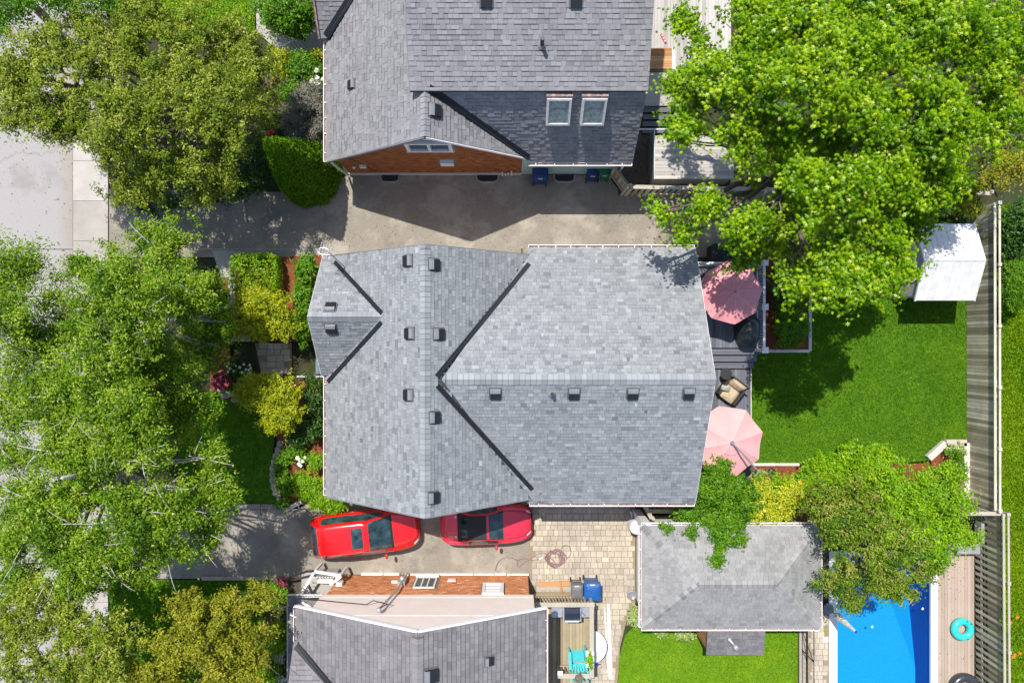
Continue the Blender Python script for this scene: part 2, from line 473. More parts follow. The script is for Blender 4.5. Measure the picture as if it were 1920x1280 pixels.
def tag(o, label=None, cat=None, group=None, kind=None):
    if label:
        o['label'] = label
    if cat:
        o['category'] = cat
    if group:
        o['group'] = group
    if kind:
        o['kind'] = kind
    return o


def thing(name, loc, label, cat, group=None, rz=0.0):
    o = bpy.data.objects.new(name, None)
    COL.objects.link(o)
    o.empty_display_size = 0.2
    o.location = (loc[0], loc[1], loc[2] if len(loc) > 2 else 0.0)
    o.rotation_euler = (0, 0, rz)
    ORG[o.name] = tuple(o.location)
    return tag(o, label, cat, group)


def part(name, mb, material, parent=None, smooth=False, local=False, kind=None, label=None):
    """mb holds world coordinates unless local; the mesh is shifted to its parent's origin"""
    org = (0, 0, 0)
    if parent is not None and not local:
        p = parent
        while p is not None and p.name not in ORG:
            p = p.parent
        org = ORG[p.name]
    o = link(name, mb.mesh(name, material, org, smooth), parent)
    return tag(o, label, None, None, kind)


def dup(root, loc, rz, label, group=None):
    c = root.copy()
    COL.objects.link(c)
    c.location = loc
    c.rotation_euler = (0, 0, rz)
    c['label'] = label
    ORG[c.name] = tuple(loc)

    def rec(src, dst):
        for ch in list(src.children):
            k = ch.copy()
            COL.objects.link(k)
            k.parent = dst
            rec(ch, k)
    rec(root, c)
    return c


def structure(name, mb, material, label=None):
    o = link(name, mb.mesh(name, material))
    ORG[o.name] = (0, 0, 0)
    return tag(o, label, None, None, 'structure')


def poly_px(pts, z=0.0):
    return [W(x, y, z)[:2] for x, y in pts]


def sheet(name, poly, z, material, th=0.02):
    if sum(poly[i][0] * poly[(i + 1) % len(poly)][1] - poly[(i + 1) % len(poly)][0] * poly[i][1] for i in range(len(poly))) < 0:
        poly = poly[::-1]
    return structure(name, MB().prism(poly, z - th, z), material)


def in_poly(x, y, poly):
    r = False
    j = len(poly) - 1
    for i in range(len(poly)):
        xi, yi = poly[i]
        xj, yj = poly[j]
        if (yi > y) != (yj > y) and x < (xj - xi) * (y - yi) / (yj - yi) + xi:
            r = not r
        j = i
    return r


def clip(poly, a, b):
    """keep the part of poly left of the line a->b"""
    out = []
    nx, ny = -(b[1] - a[1]), b[0] - a[0]
    d = [(p[0] - a[0]) * nx + (p[1] - a[1]) * ny for p in poly]
    for i in range(len(poly)):
        p, q, dp, dq = poly[i], poly[(i + 1) % len(poly)], d[i], d[(i + 1) % len(poly)]
        if dp >= 0:
            out.append(p)
        if (dp > 0) != (dq > 0) and dp != dq:
            k = dp / (dp - dq)
            out.append((p[0] + (q[0] - p[0]) * k, p[1] + (q[1] - p[1]) * k))
    return out


def area(poly):
    return 0.5 * sum(poly[i][0] * poly[(i + 1) % len(poly)][1] - poly[(i + 1) % len(poly)][0] * poly[i][1] for i in range(len(poly)))


# ------------------------------------------------------------------ ground, road, drives, lawns
structure('ground', MB().box(-400, 400, -400, 400, -1.0, -0.06) if False else MB().add(
    [(-400, -400, -0.05), (400, -400, -0.05), (400, 400, -0.05), (-400, 400, -0.05),
     (14.1, -40, -0.05), (18.55, -40, -0.05), (18.55, -9.4, -0.05), (14.1, -9.4, -0.05)],
    [(0, 1, 5, 4), (1, 2, 6, 5), (2, 3, 7, 6), (3, 0, 4, 7)]), M['soil'])
ROAD_X = W(137, 0)[0]
sheet('road', [(-27.5, -120), (ROAD_X, -120), (ROAD_X, 120), (-27.5, 120)], 0.0, M['road'])
pav = sheet('pavement', [(ROAD_X + 0.02, -120), (-17.72, -120), (-17.72, 120), (ROAD_X + 0.02, 120)], 0.004, M['joint'], 0.03)
slab = MB().box(0, 1.53, 0.008, 1.752, 0, 0.05)
sm = [MB().box(0, 1.53, 0.008, 1.752, 0, 0.05, t).mesh('paving_slab', M['concrete']) for t in (0.25, 0.5, 0.75, 0.95)]
for k in range(-11, 12):
    link('paving_slab', sm[rng.randrange(4)], pav, Matrix.Translation((ROAD_X + 0.03, W(0, 377)[1] + 1.76 * k, 0.0)))
sheet('lane', [(-17.7, W(0, 482)[1]), (11.4, W(0, 482)[1]), (11.4, 6.5), (4.8, 6.5), (4.2, 7.3), (-6.8, 7.4), (-9.5, 6.55), (-17.7, 6.7)], 0.012, M['asphalt'])
yj = W(0, 468)[1]
sheet('road_joint', [(-27.5, yj), (ROAD_X, yj), (ROAD_X, yj + .03), (-27.5, yj + .03)], 0.005, M['soil'], 0.004)
sheet('lane_joint', [(-17.6, yj), (-7.6, yj), (-7.6, yj + .035), (-17.6, yj + .035)], 0.017, M['concrete'], 0.004)
sheet('gutter_line', [(ROAD_X - .012, -60), (ROAD_X + .022, -60), (ROAD_X + .022, 60), (ROAD_X - .012, 60)], 0.006, M['soil'], 0.004)
sheet('driveway', [(-17.7, W(0, 1084)[1]), (W(992, 0)[0], W(0, 1084)[1]), (W(992, 0)[0], -6.0), (-8.2, -6.0), (-9.6, -7.1), (-17.7, -7.2)], 0.014, M['asphalt'])
sheet('path', [W(398, 470)[:2], W(452, 470)[:2], W(450, 530)[:2], W(475, 570)[:2], W(470, 640)[:2], W(420, 640)[:2], W(428, 560)[:2]], 0.02, M['concrete'])
kb = MB()
for i in range(10):
    x0 = W(395, 0)[0] + i * 0.56
    kb.box(x0, x0 + 0.54, W(0, 952)[1], W(0, 944)[1], 0, 0.13, rng.random())
for i in range(4):
    x0 = -13.6 + i * 0.95
    kb.box(x0, x0 + 0.93, W(0, 1086)[1], W(0, 1080)[1], 0, 0.09, rng.random())
structure('kerb', kb, M['stone'])

# lawns
LAWNS = []


def lawn(name, poly, z, material, leaf, dens, label, hole=None, bl=0.055):
    sheet(name, poly, z, M[material])
    LAWNS.append((poly, z, leaf, dens, label, hole, bl))


lawn('front_lawn', poly_px([(335, 735), (440, 735), (515, 800), (512, 850), (522, 945), (335, 945)]), 0.03, 'lawn', 'grass', 800, 'short grass of the shaded front lawn', None, .042)
lawn('back_lawn', poly_px([(1408, 660), (1517, 660), (1517, 480), (1700, 480), (1812, 560), (1812, 860), (1770, 840), (1735, 868), (1408, 868)]), 0.03, 'lawn', 'grass', 1500, 'mown grass of the fenced back lawn', None, .042)
lawn('side_lawn', poly_px([(1190, 1172), (1495, 1172), (1495, 1300), (1158, 1300), (1160, 1235), (1172, 1190)]), 0.03, 'lawn_lime', 'grass_lime', 1500, 'bright mown grass beside the paved patio', None, .042)
lawn('outer_lawn', poly_px([(1872, 385), (1960, 385), (1960, 1320), (1880, 1320)]), 0.03, 'lawn_lime', 'grass_lime', 900, 'rougher bright grass outside the board fence', None, 0.08)
lawn('verge_lawn', poly_px([(206, 1086), (535, 1088), (535, 1300), (206, 1300)]), 0.03, 'lawn', 'grass', 500, 'grass in front of the low porch house', None, 0.07)  # darker grass type chosen to paint in the tree's shade
lawn('corner_lawn', poly_px([(300, -40), (478, -40), (478, 80), (300, 80)]), 0.03, 'lawn_lime', 'grass_lime', 600, 'grass beside the concrete walk of the charcoal roofed house', None, 0.07)


# ------------------------------------------------------------------ leaves
def fast_mesh(name, V, quads, tone, material, normals_smooth=False):
    me = bpy.data.meshes.new(name)
    nq = len(quads)
    me.vertices.add(len(V))
    me.vertices.foreach_set('co', np.ascontiguousarray(V, dtype=np.float32).ravel())
    k = quads.shape[1]
    me.loops.add(nq * k)
    me.loops.foreach_set('vertex_index', quads.astype(np.int32).ravel())
    me.polygons.add(nq)
    me.polygons.foreach_set('loop_start', np.arange(0, nq * k, k, dtype=np.int32))
    me.update(calc_edges=True)
    at = me.attributes.new('tone', 'FLOAT', 'FACE')
    at.data.foreach_set('value', tone.astype(np.float32))
    me.materials.append(material)
    return me


def leaf_arrays(C, Nn, size, aspect, tone, lobes=1):
    n = len(C)
    Nn = Nn / (np.linalg.norm(Nn, axis=1, keepdims=True) + 1e-9)
    a = nrg.normal(size=(n, 3))
    a -= Nn * (a * Nn).sum(1, keepdims=True)
    a /= np.linalg.norm(a, axis=1, keepdims=True) + 1e-9
    b = np.cross(Nn, a)
    V, Q, T = [], [], []
    for l in range(lobes):
        ang = (l - (lobes - 1) / 2) * 1.05
        al = a * math.cos(ang) + b * math.sin(ang)
        bl = np.cross(Nn, al)
        s = size[:, None] * (0.5 if lobes == 1 or l == 1 else 0.45)
        fold = Nn * s * 0.28
        off = Nn * (0.004 * l)
        v = np.stack([C - al * s + off, C + bl * s * aspect + fold + off, C + al * s + off - fold * 0.5, C - bl * s * aspect + fold + off], 1).reshape(-1, 3)
        base = sum(len(x) for x in V)
        V.append(v)
        Q.append(np.arange(n * 4).reshape(n, 4) + base)
        T.append(tone)
    return np.concatenate(V), np.concatenate(Q), np.concatenate(T)


def blob_leaves(blobs, clump, per, size, gap=0.0, gscale=0.5, up=1.0, seed=0, shell=0.5, tvar=0.17, flat=0.6, droop=0.0):
    """blobs: (centre, radii, number of lumps). Small domed lumps of leaves fill each uneven volume; every lump has
    its own lit and turned-away side, and the gaps between lumps show what lies below."""
    Cs, Ns, Ts, Ss = [], [], [], []
    for bi, (c, r, ncl) in enumerate(blobs):
        ncl = max(4, int(ncl * 1.05))
        d = nrg.normal(size=(ncl, 3))
        d[:, 2] = np.where(d[:, 2] < -0.3, -d[:, 2], d[:, 2])
        d /= np.linalg.norm(d, axis=1, keepdims=True)
        wob = np.array([noise.noise(Vector((v[0] * 1.7 + seed * 3.1 + bi, v[1] * 1.7, v[2] * 1.7))) for v in d])
        wob2 = np.array([noise.noise(Vector((v[0] * 4.3 - seed, v[1] * 4.3 + bi, v[2] * 4.3))) for v in d])
        rho = (1 - shell * nrg.random(ncl) ** 1.4) * (0.95 + 0.30 * wob + 0.25 * wob2)
        p = d * rho[:, None] * np.array(r) + np.array(c)
        keep = p[:, 2] > 0.15
        if gap > 0:
            g = np.array([noise.noise(Vector((v[0] * gscale + seed, v[1] * gscale, v[2] * gscale))) for v in p])
            keep &= g > (-0.55 + gap)
        if gap > 0:     # ragged outer layer with holes that look down into the shaded inside
            g2 = np.array([noise.noise(Vector((v[0] * gscale * 2.3 - seed, v[1] * gscale * 2.3, v[2] * 1.1))) for v in p])
            keep &= (rho < 0.62) | (g2 > -0.04)
        p, d = p[keep], d[keep]
        m = len(p)
        ct = nrg.normal(0.47, tvar * 1.0, m)
        rl = clump * nrg.uniform(0.7, 1.7, m)
        kk = np.maximum(3, (per * 1.9 * (rl / clump / 1.2) ** 2).astype(int))
        idx = np.repeat(np.arange(m), kk)
        q = nrg.normal(size=(len(idx), 3))
        q /= np.linalg.norm(q, axis=1, keepdims=True)
        # every lump is a spray stretched along its own twig
        ax = d * np.array([1, 1, .35]) + nrg.normal(size=(m, 3)) * np.array([.7, .7, .3])
        ax /= np.linalg.norm(ax, axis=1, keepdims=True)
        o = q * (rl[idx] * nrg.uniform(.2, .85, len(idx)))[:, None]
        o += ax[idx] * (nrg.normal(size=len(idx)) * rl[idx] * .75)[:, None]
        o[:, 2] *= flat + .1
        if droop:
            o[:, 2] -= np.abs(nrg.normal(size=len(idx))) * droop
        Cs.append(p[idx] + o)
        Ns.append(q * .40 + nrg.normal(size=(len(idx), 3)) * .45 + d[idx] * .15 + np.array([0, 0, up * .85]))
        Ts.append(np.clip(ct[idx] + nrg.normal(0, tvar, len(idx)), 0, 0.93))
        Ss.append(nrg.uniform(0.7, 1.3, len(idx)) * size)
    C, Nn, T, S = np.concatenate(Cs), np.concatenate(Ns), np.concatenate(Ts), np.concatenate(Ss)
    C[:, 2] = np.maximum(C[:, 2], 0.06)
    return C, Nn, T, S


def foliage(name, parent, arr, material, aspect=0.45, lobes=1, glint=0.0):
    C, Nn, T, S = arr
    if glint:
        T = np.where(nrg.random(len(T)) < glint, 1.0, T)  # random leaves take the palest tone as painted glints
    V, Q, TT = leaf_arrays(C, Nn, S, aspect, T, lobes)
    V = V - np.array(ORG[parent.name])
    return link(name, fast_mesh(name, V, Q, TT, material), parent)


def branch_path(a, b, bend, n=7, seed=0):
    a, b = Vector(a), Vector(b)
    pts = []
    for i in range(n + 1):
        k = i / n
        p = a.lerp(b, k)
        p.z += bend * math.sin(math.pi * k) * 0.5
        w = (b - a).length * 0.05 * math.sin(math.pi * min(1, k * 1.4))
        p += Vector((noise.noise(Vector((k * 3, seed, 0))), noise.noise(Vector((k * 3, seed, 9))), 0)) * w * 2
        pts.append(p)
    return pts


def tree(name, label, base, blobs, leaf, size, clump, per, bark='bark', trunk_r=0.2, top=None, twigs=3, gap=0.0, gscale=0.5, up=1.0,
         aspect=0.45, lobes=1, shell=0.5, seed=0, cat='tree', group=None, glint=0.0, flat=0.6, droop=0.0, twig_out=0.9):
    t = thing(name, (base[0], base[1], 0), label, cat, group)
    if top is None:
        top = (base[0], base[1], max(c[2] for c, r, n in blobs) * 0.75)
    wood = MB()
    trunk = branch_path((base[0], base[1], -0.1), top, 0, 8, seed)
    wood.tube(trunk, [trunk_r * (1.25 - 0.95 * i / 8) for i in range(9)], 8, 0.4)
    fine = MB()
    for i, (c, r, n) in enumerate(blobs):
        h = 0.35 + 0.5 * ((i * 0.37) % 1)
        st = trunk[int(h * 8)]
        rr = trunk_r * (1.1 - 0.8 * h) * 0.7
        pts = branch_path(st, c, 0.6, 6, seed + i)
        wood.tube(pts, [rr * (1 - 0.75 * k / 6) + 0.008 for k in range(7)], 6, 0.5)
        for j in range(twigs):
            a = rng.uniform(0, 2 * math.pi)
            e = rng.uniform(-0.1, 0.7)
            q = (c[0] + r[0] * math.cos(a) * twig_out, c[1] + r[1] * math.sin(a) * twig_out, c[2] + r[2] * e)
            s0 = pts[rng.randrange(3, 7)]
            tw = branch_path(s0, q, 0.3, 5, seed + i * 7 + j)
            fine.tube(tw, [max(0.012, rr * 0.38 * (1 - 0.16 * k)) for k in range(6)], 5, 0.6)
            for _ in range(1):
                s1 = tw[rng.randrange(2, 5)]
                q2 = (s1[0] + rng.uniform(-.8, .8), s1[1] + rng.uniform(-.8, .8), s1[2] + rng.uniform(-.1, .5))
                fine.tube(branch_path(s1, q2, 0.1, 3, j), [0.016, 0.013, 0.01, 0.007], 4, 0.6)
    tr = part('trunk', wood, M[bark], t, smooth=True)
    if fine.v:
        part('branch', fine, M[bark], tr, smooth=True, kind='stuff')
    arr = blob_leaves(blobs, clump, per, size, gap, gscale, up, seed, shell, flat=flat, droop=droop)
    foliage('crown', t, arr, LEAF[leaf], aspect, lobes, glint)
    return t


def shrub(name, label, blobs, leaf, size=0.08, clump=0.12, per=9, gap=0.0, seed=0, cat='shrub', aspect=0.45, up=0.9, shell=0.35, group=None, flat=0.8, lobes=1, stems=6, glint=0.0):
    """blobs in world metres"""
    c0 = blobs[0][0]
    t = thing(name, (c0[0], c0[1], 0), label, cat, group)
    for i in range(stems):
        c, r, n = blobs[i % len(blobs)]
        a = rng.uniform(0, 6.28)
        st = MB().tube(branch_path((c[0] + 0.1 * math.cos(a), c[1] + 0.1 * math.sin(a), 0), (c[0] + r[0] * 0.6 * math.cos(a), c[1] + r[1] * 0.6 * math.sin(a), c[2] + r[2] * 0.4), 0.1, 4, seed + i),
                [0.03, 0.025, 0.02, 0.015, 0.01], 5)
        part('stem', st, M['stem'], t)
    foliage('foliage', t, blob_leaves(blobs, clump, per, size, gap, 1.3, up, seed, shell, flat=flat), LEAF[leaf], aspect, lobes, glint)
    return t


def B(px, py, z, rx, ry, rz, n):
    return (W(px, py, z), (rx, ry, rz), n)


def blossoms(t, pts, material, r=0.07):
    org = ORG[t.name]
    me = []
    for k in range(2):
        mb = MB()
        for j in range(7):
            a = j * 0.9 + k
            mb.ball((0.55 * r * math.cos(a) * (j > 0), 0.55 * r * math.sin(a) * (j > 0), 0.2 * r * (j % 3)), (r * 0.62, r * 0.62, r * 0.4), 0.5, 6, 4)
        me.append(mb.mesh('blossom', M[material]))
    for i, p in enumerate(pts):
        s = rng.uniform(0.75, 1.25)
        link('blossom', me[i % 2], t, Matrix.Translation((p[0] - org[0], p[1] - org[1], p[2])) @ Matrix.Diagonal((s, s, s, 1)))


# ------------------------------------------------------------------ roofs
class Plane:
    def __init__(s, p0, gx, gy):
        """z = p0.z + gx*(x-p0.x) + gy*(y-p0.y)"""
        s.p0, s.gx, s.gy = p0, gx, gy
        s.n = Vector((-gx, -gy, 1)).normalized()
        up = Vector((gx, gy, gx * gx + gy * gy))
        s.v = up.normalized() if up.length > 1e-6 else Vector((0, 1, 0))
        s.u = s.v.cross(s.n).normalized()

    def z(s, x, y):
        return s.p0[2] + s.gx * (x - s.p0[0]) + s.gy * (y - s.p0[1])

    def at(s, x, y, dz=0.0):
        p = Vector((x, y, s.z(x, y))) + s.n * dz
        m = Matrix((s.u, s.v, s.n)).transposed().to_4x4()
        m.translation = p
        return m

    def pick(s, px, py):
        """point of this roof slope that the photograph shows at px, py"""
        kx, ky = (px - 960) / 1280, (640 - py) / 1280
        h = (CAM_H - s.z(0, 0)) / (1 + s.gx * kx + s.gy * ky)
        return kx * h, ky * h


WID = [0.11, 0.16, 0.21, 0.28]
TAB_CACHE = {}


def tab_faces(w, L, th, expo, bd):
    # top surface, its printed band with the next course's shadow line painted in, and the edges
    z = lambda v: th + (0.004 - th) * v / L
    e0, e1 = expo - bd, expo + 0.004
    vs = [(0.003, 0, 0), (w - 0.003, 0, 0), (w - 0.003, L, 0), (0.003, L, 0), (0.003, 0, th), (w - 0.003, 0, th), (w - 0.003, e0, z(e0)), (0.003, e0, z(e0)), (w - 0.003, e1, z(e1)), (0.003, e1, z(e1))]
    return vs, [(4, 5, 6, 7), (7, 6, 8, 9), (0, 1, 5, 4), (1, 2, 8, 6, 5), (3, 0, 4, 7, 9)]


def tab_mesh(mk, w, L, th, tn, expo, bd, dt):
    k = (mk, w, L, th, tn, expo, bd, dt)
    if k not in TAB_CACHE:
        mb = MB()
        mb.add(*tab_faces(w, L, th, expo, bd), tn)
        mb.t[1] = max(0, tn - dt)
        TAB_CACHE[k] = mb.mesh('shingle', M[mk])
    return TAB_CACHE[k]


class Roof:
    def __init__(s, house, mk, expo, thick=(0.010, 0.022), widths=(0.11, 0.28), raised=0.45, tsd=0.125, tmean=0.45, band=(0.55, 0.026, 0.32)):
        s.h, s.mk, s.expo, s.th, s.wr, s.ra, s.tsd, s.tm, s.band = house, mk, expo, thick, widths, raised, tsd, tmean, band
        s.tabs, s.rest, s.deck = [], MB(), MB()

    def plane(s, pl, poly, excl=None, deck_th=0.10):
        if area(poly) < 0:
            poly = poly[::-1]
        top = [Vector((x, y, pl.z(x, y))) for x, y in poly]
        n = len(top)
        s.deck.add([p - Vector((0, 0, deck_th)) for p in top] + top, [tuple(reversed(range(n))), tuple(range(n, 2 * n))] + [(i, (i + 1) % n, n + (i + 1) % n, n + i) for i in range(n)])
        o = top[0]
        q = [((p - o).dot(pl.u), (p - o).dot(pl.v)) for p in top]
        if area(q) < 0:
            q = q[::-1]
        u0, u1, v0, v1 = min(p[0] for p in q), max(p[0] for p in q), min(p[1] for p in q), max(p[1] for p in q)
        L = s.expo * 1.12
        v = v0 - 0.02
        frame = Matrix((pl.u, pl.v, pl.n)).transposed().to_4x4()
        ws = [w for w in WID if s.wr[0] - 1e-6 <= w <= s.wr[1] + 1e-6]
        while v < v1:
            u = u0 - rng.uniform(0, 0.3)
            jit = 0.0
            while u < u1:
                w = rng.choice(ws)
                t = s.th[1] if rng.random() < s.ra else s.th[0]
                tone = min(1, max(0, rng.gauss(s.tm, s.tsd)))
                rect = [(u, v), (u + w, v), (u + w, v + L), (u, v + L)]
                full = all(all((q[(i + 1) % n][0] - q[i][0]) * (p[1] - q[i][1]) - (q[(i + 1) % n][1] - q[i][1]) * (p[0] - q[i][0]) >= -0.03 for i in range(n)) for p in rect)
                cpt = o + pl.u * (u + w / 2) + pl.v * (v + s.expo / 2)
                if not (excl and excl(cpt.x, cpt.y, cpt.z)):
                    if full:
                        m = frame.copy()
                        m.translation = o + pl.u * u + pl.v * v + pl.n * 0.004
                        seen = abs(cpt.x) < 22 and abs(cpt.y) < 14.5 * (30 - cpt.z) / 30
                        pa = w * pl.n.z / (CAM_H - cpt.z) ** 2 * (1 if seen else 0)
                        s.tabs.append((pa, m, w, L, t, tone))
                    else:
                        c = rect
                        for i in range(n):
                            c = clip(c, q[i], q[(i + 1) % n])
                            if len(c) < 3:
                                break
                        if len(c) >= 3 and abs(area(c)) > 0.0012:
                            k = len(c)
                            lo = [o + pl.u * a + pl.v * b + pl.n * 0.004 for a, b in c]
                            hi = [o + pl.u * a + pl.v * b + pl.n * (0.008 + (t - 0.004) * (1 - (b - v) / L)) for a, b in c]
                            s.rest.add(lo + hi, [tuple(range(k, 2 * k))] + [(i, (i + 1) % k, k + (i + 1) % k, k + i) for i in range(k)], tone)
                u += w
            v += s.expo

    def finish(s, n=300):
        roof = part('roof', s.deck, M['underlay'], s.h)
        org = Vector(ORG[s.h.name])
        s.tabs.sort(key=lambda t: -t[0])
        for pa, m, w, L, t, tone in s.tabs[:n]:
            m = m.copy()
            m.translation -= org
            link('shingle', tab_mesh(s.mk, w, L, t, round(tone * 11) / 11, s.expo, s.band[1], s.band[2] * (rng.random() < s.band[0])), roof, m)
        for pa, m, w, L, t, tone in s.tabs[n:]:
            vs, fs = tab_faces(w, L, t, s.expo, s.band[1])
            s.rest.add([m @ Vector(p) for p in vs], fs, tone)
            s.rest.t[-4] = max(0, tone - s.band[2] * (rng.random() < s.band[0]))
        part('shingle_field', s.rest, M[s.mk], roof, kind='stuff')
        return roof

    def caps(s, roof, a, b, slope_l, slope_r, step=0.19, hw=0.17, tones=(0.5, 0.75), lift=0.03):
        """ridge caps from a to b; slope_l / slope_r: drop per metre on the two sides"""
        a, b = Vector(a), Vector(b)
        d = b - a
        n = int(d.length / step)
        x = d.normalized()
        y = Vector((0, 0, 1)).cross(x).normalized()
        z = x.cross(y)
        fr = Matrix((x, y, z)).transposed().to_4x4()
        org = Vector(ORG[s.h.name])
        for key in range(3):
            k = ('cap', s.mk, slope_l, slope_r, step, hw, tones, key)
            if k not in TAB_CACHE:
                L = step * 1.25
                mb = MB()
                prof = [(-hw, -hw * slope_r - 0.005), (-hw * 0.35, -hw * 0.35 * slope_r), (0, 0.012), (hw * 0.35, -hw * 0.35 * slope_l), (hw, -hw * slope_l - 0.005)]
                vs = [(0, p, q + 0.026) for p, q in prof] + [(L, p, q + 0.002) for p, q in prof] + [(0, p, q - 0.03) for p, q in prof]
                xb = step - 0.014
                vs += [(xb, p, q + 0.026 - 0.024 * xb / L) for p, q in prof]
                fs = [(i, i + 15, i + 16, i + 1) for i in range(4)] + [(i + 15, i + 5, i + 6, i + 16) for i in range(4)] + [(i + 1, i + 11, i + 10, i) for i in range(4)]
                mb.add(vs, [tuple(reversed(f)) for f in fs], tones[0] + (tones[1] - tones[0]) * key / 2)
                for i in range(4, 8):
                    mb.t[i] = 0.08  # dark strip paints in the shadow line and gap below the next cap
                TAB_CACHE[k] = mb.mesh('ridge_cap', M[s.mk])
        for i in range(n):
            m = fr.copy()
            m.translation = a + x * (step * i) + Vector((0, 0, lift)) - org
            link('ridge_cap', TAB_CACHE[('cap', s.mk, slope_l, slope_r, step, hw, tones, rng.randrange(3))], roof, m)


def valley(house, roof, pts, pa, pb, w=0.085):
    """dark metal strip folded into the valley between slopes pa and pb"""
    a, b = Vector((*pts[0], max(pa.z(*pts[0]), pb.z(*pts[0])))), Vector((*pts[1], max(pa.z(*pts[1]), pb.z(*pts[1]))))
    d = (b - a).normalized()
    s = Vector((-d.y, d.x, 0)).normalized()
    mb = MB()
    vs = []
    for p in (a, b):
        for k in (-1, 0, 1):
            q = p + s * (w * k)
            vs.append((q.x, q.y, max(pa.z(q.x, q.y), pb.z(q.x, q.y)) + 0.06))
    mb.add(vs, [(0, 1, 4, 3), (1, 2, 5, 4)] if d.cross(s).z < 0 else [(3, 4, 1, 0), (4, 5, 2, 1)])
    vs2 = [(x, y, z - 0.055) for x, y, z in vs]
    mb.add(vs + vs2, [(0, 6, 7, 1), (1, 7, 8, 2), (3, 4, 10, 9), (4, 5, 11, 10), (0, 3, 9, 6), (2, 8, 11, 5)])
    part('valley_flashing', mb, M['flashing'], roof)


def gutter(house, a, b, out, w=0.13, hang=0.62):
    a, b, out = Vector(a), Vector(b), Vector((*out, 0)).normalized()
    mb = MB()
    d = (b - a)
    mb.beam(a + out * (w - 0.01) + Vector((0, 0, 0.0)), b + out * (w - 0.01), 0.028, 0.11)
    mb.beam(a + out * 0.008, b + out * 0.008, 0.016, 0.10)
    for p in (a, b):
        mb.beam(p + out * 0.0, p + out * w, 0.02, 0.10)
    mb.beam(a + out * w * .5 + Vector((0, 0, -0.055)), b + out * w * .5 + Vector((0, 0, -0.055)), w, 0.012)
    g = part('gutter', mb, M['white'], house)
    li = MB().beam(a + out * w * .5 + Vector((0, 0, -0.04)), b + out * w * .5 + Vector((0, 0, -0.04)), w - 0.04, 0.014)
    part('litter', li, M['gutter_dirt'], g)
    n = max(1, int(d.length / hang))
    hm = MB().beam(out * 0.0, out * w, 0.03, 0.02).mesh('gutter_hanger', M['white'])
    org = Vector(ORG[house.name])
    for i in range(n):
        p = a + d * ((i + 0.5 + rng.uniform(-.15, .15)) / n) + Vector((0, 0, 0.045)) - org
        link('gutter_hanger', hm, g, Matrix.Translation(p))


# the box vent, seen from above: dark flange, pale top plate, louvred face down the slope
def vent_meshes():
    fl = MB().box(-.21, .21, -.2, .2, 0.0, 0.03).mesh('vent_flange', M['flange'])
    hood = MB()
    p = [(.17, .03), (.15, .10), (.045, .12)]
    vs = [(-.165, y, z) for y, z in p] + [(.165, y, z) for y, z in p]
    hood.add(vs, [(0, 3, 4, 1), (1, 4, 5, 2)])
    lou = MB()
    lou.add([(-.165, .045, .117), (.165, .045, .117), (.165, -.20, .085), (-.165, -.20, .085), (-.165, .17, .03), (.165, .17, .03), (-.165, .15, .098), (.165, .15, .098), (.165, -.20, .03), (-.165, -.20, .03)],
            [(0, 3, 2, 1), (0, 6, 4, 9, 3), (1, 2, 8, 5, 7), (3, 9, 8, 2)])
    for k in range(4):
        y = -.02 - k * .045
        lou.rbox((0, y, .114 - k * .006), (.31, .026, .006), rx=0.1)
    return fl, hood.mesh('vent_hood', M['vent_grey']), lou.mesh('vent_louver', M['black'])


VENT = vent_meshes()


def roof_vent(house, roof, pl, px, py, s=1.0):
    s *= 1.12
    x, y = pl.pick(px, py)
    m = pl.at(x, y, 0.02)
    m.translation -= Vector(ORG[house.name])
    v = link('roof_vent', VENT[0], house, m @ Matrix.Diagonal((s, s, s, 1)))
    link('vent_hood', VENT[1], v)
    link('vent_louver', VENT[2], v)


def stack(house, pl, px, py, r=0.06, h=0.45, name='plumbing_stack', m='black'):
    x, y = pl.pick(px, py)
    z = pl.z(x, y)
    p = part(name, MB().tube([(x, y, z), (x, y, z + h)], r, 10), M[m], house, smooth=False)
    part('boot', MB().lathe([(r * 2.2, 0.02), (r * 1.1, 0.12)], (x, y, z), 12), M['vent_grey' if m == 'black' else m], p)


def gable_block(mb, x0, x1, y0, y1, ze, zr, axis):
    if axis == 'y':   # ridge runs along y
        xm = (x0 + x1) / 2
        s = [(x0, 0), (x1, 0), (x1, ze), (xm, zr), (x0, ze)]
        vs = [(x, y0, z) for x, z in s] + [(x, y1, z) for x, z in s]
    else:
        ym = (y0 + y1) / 2
        s = [(y0, 0), (y1, 0), (y1, ze), (ym, zr), (y0, ze)]
        vs = [(x0, y, z) for y, z in s] + [(x1, y, z) for y, z in s]
    mb.add(vs, [(0, 1, 2, 3, 4), (9, 8, 7, 6, 5), (0, 5, 6, 1), (1, 6, 7, 2), (2, 7, 8, 3), (3, 8, 9, 4), (4, 9, 5, 0)])


def trim(house, pts, w=0.03, h=0.14, m='white', name='fascia'):
    mb = MB()
    for a, b in zip(pts, pts[1:]):
        mb.beam(a, b, w, h)
    part(name, mb, M[m], house)


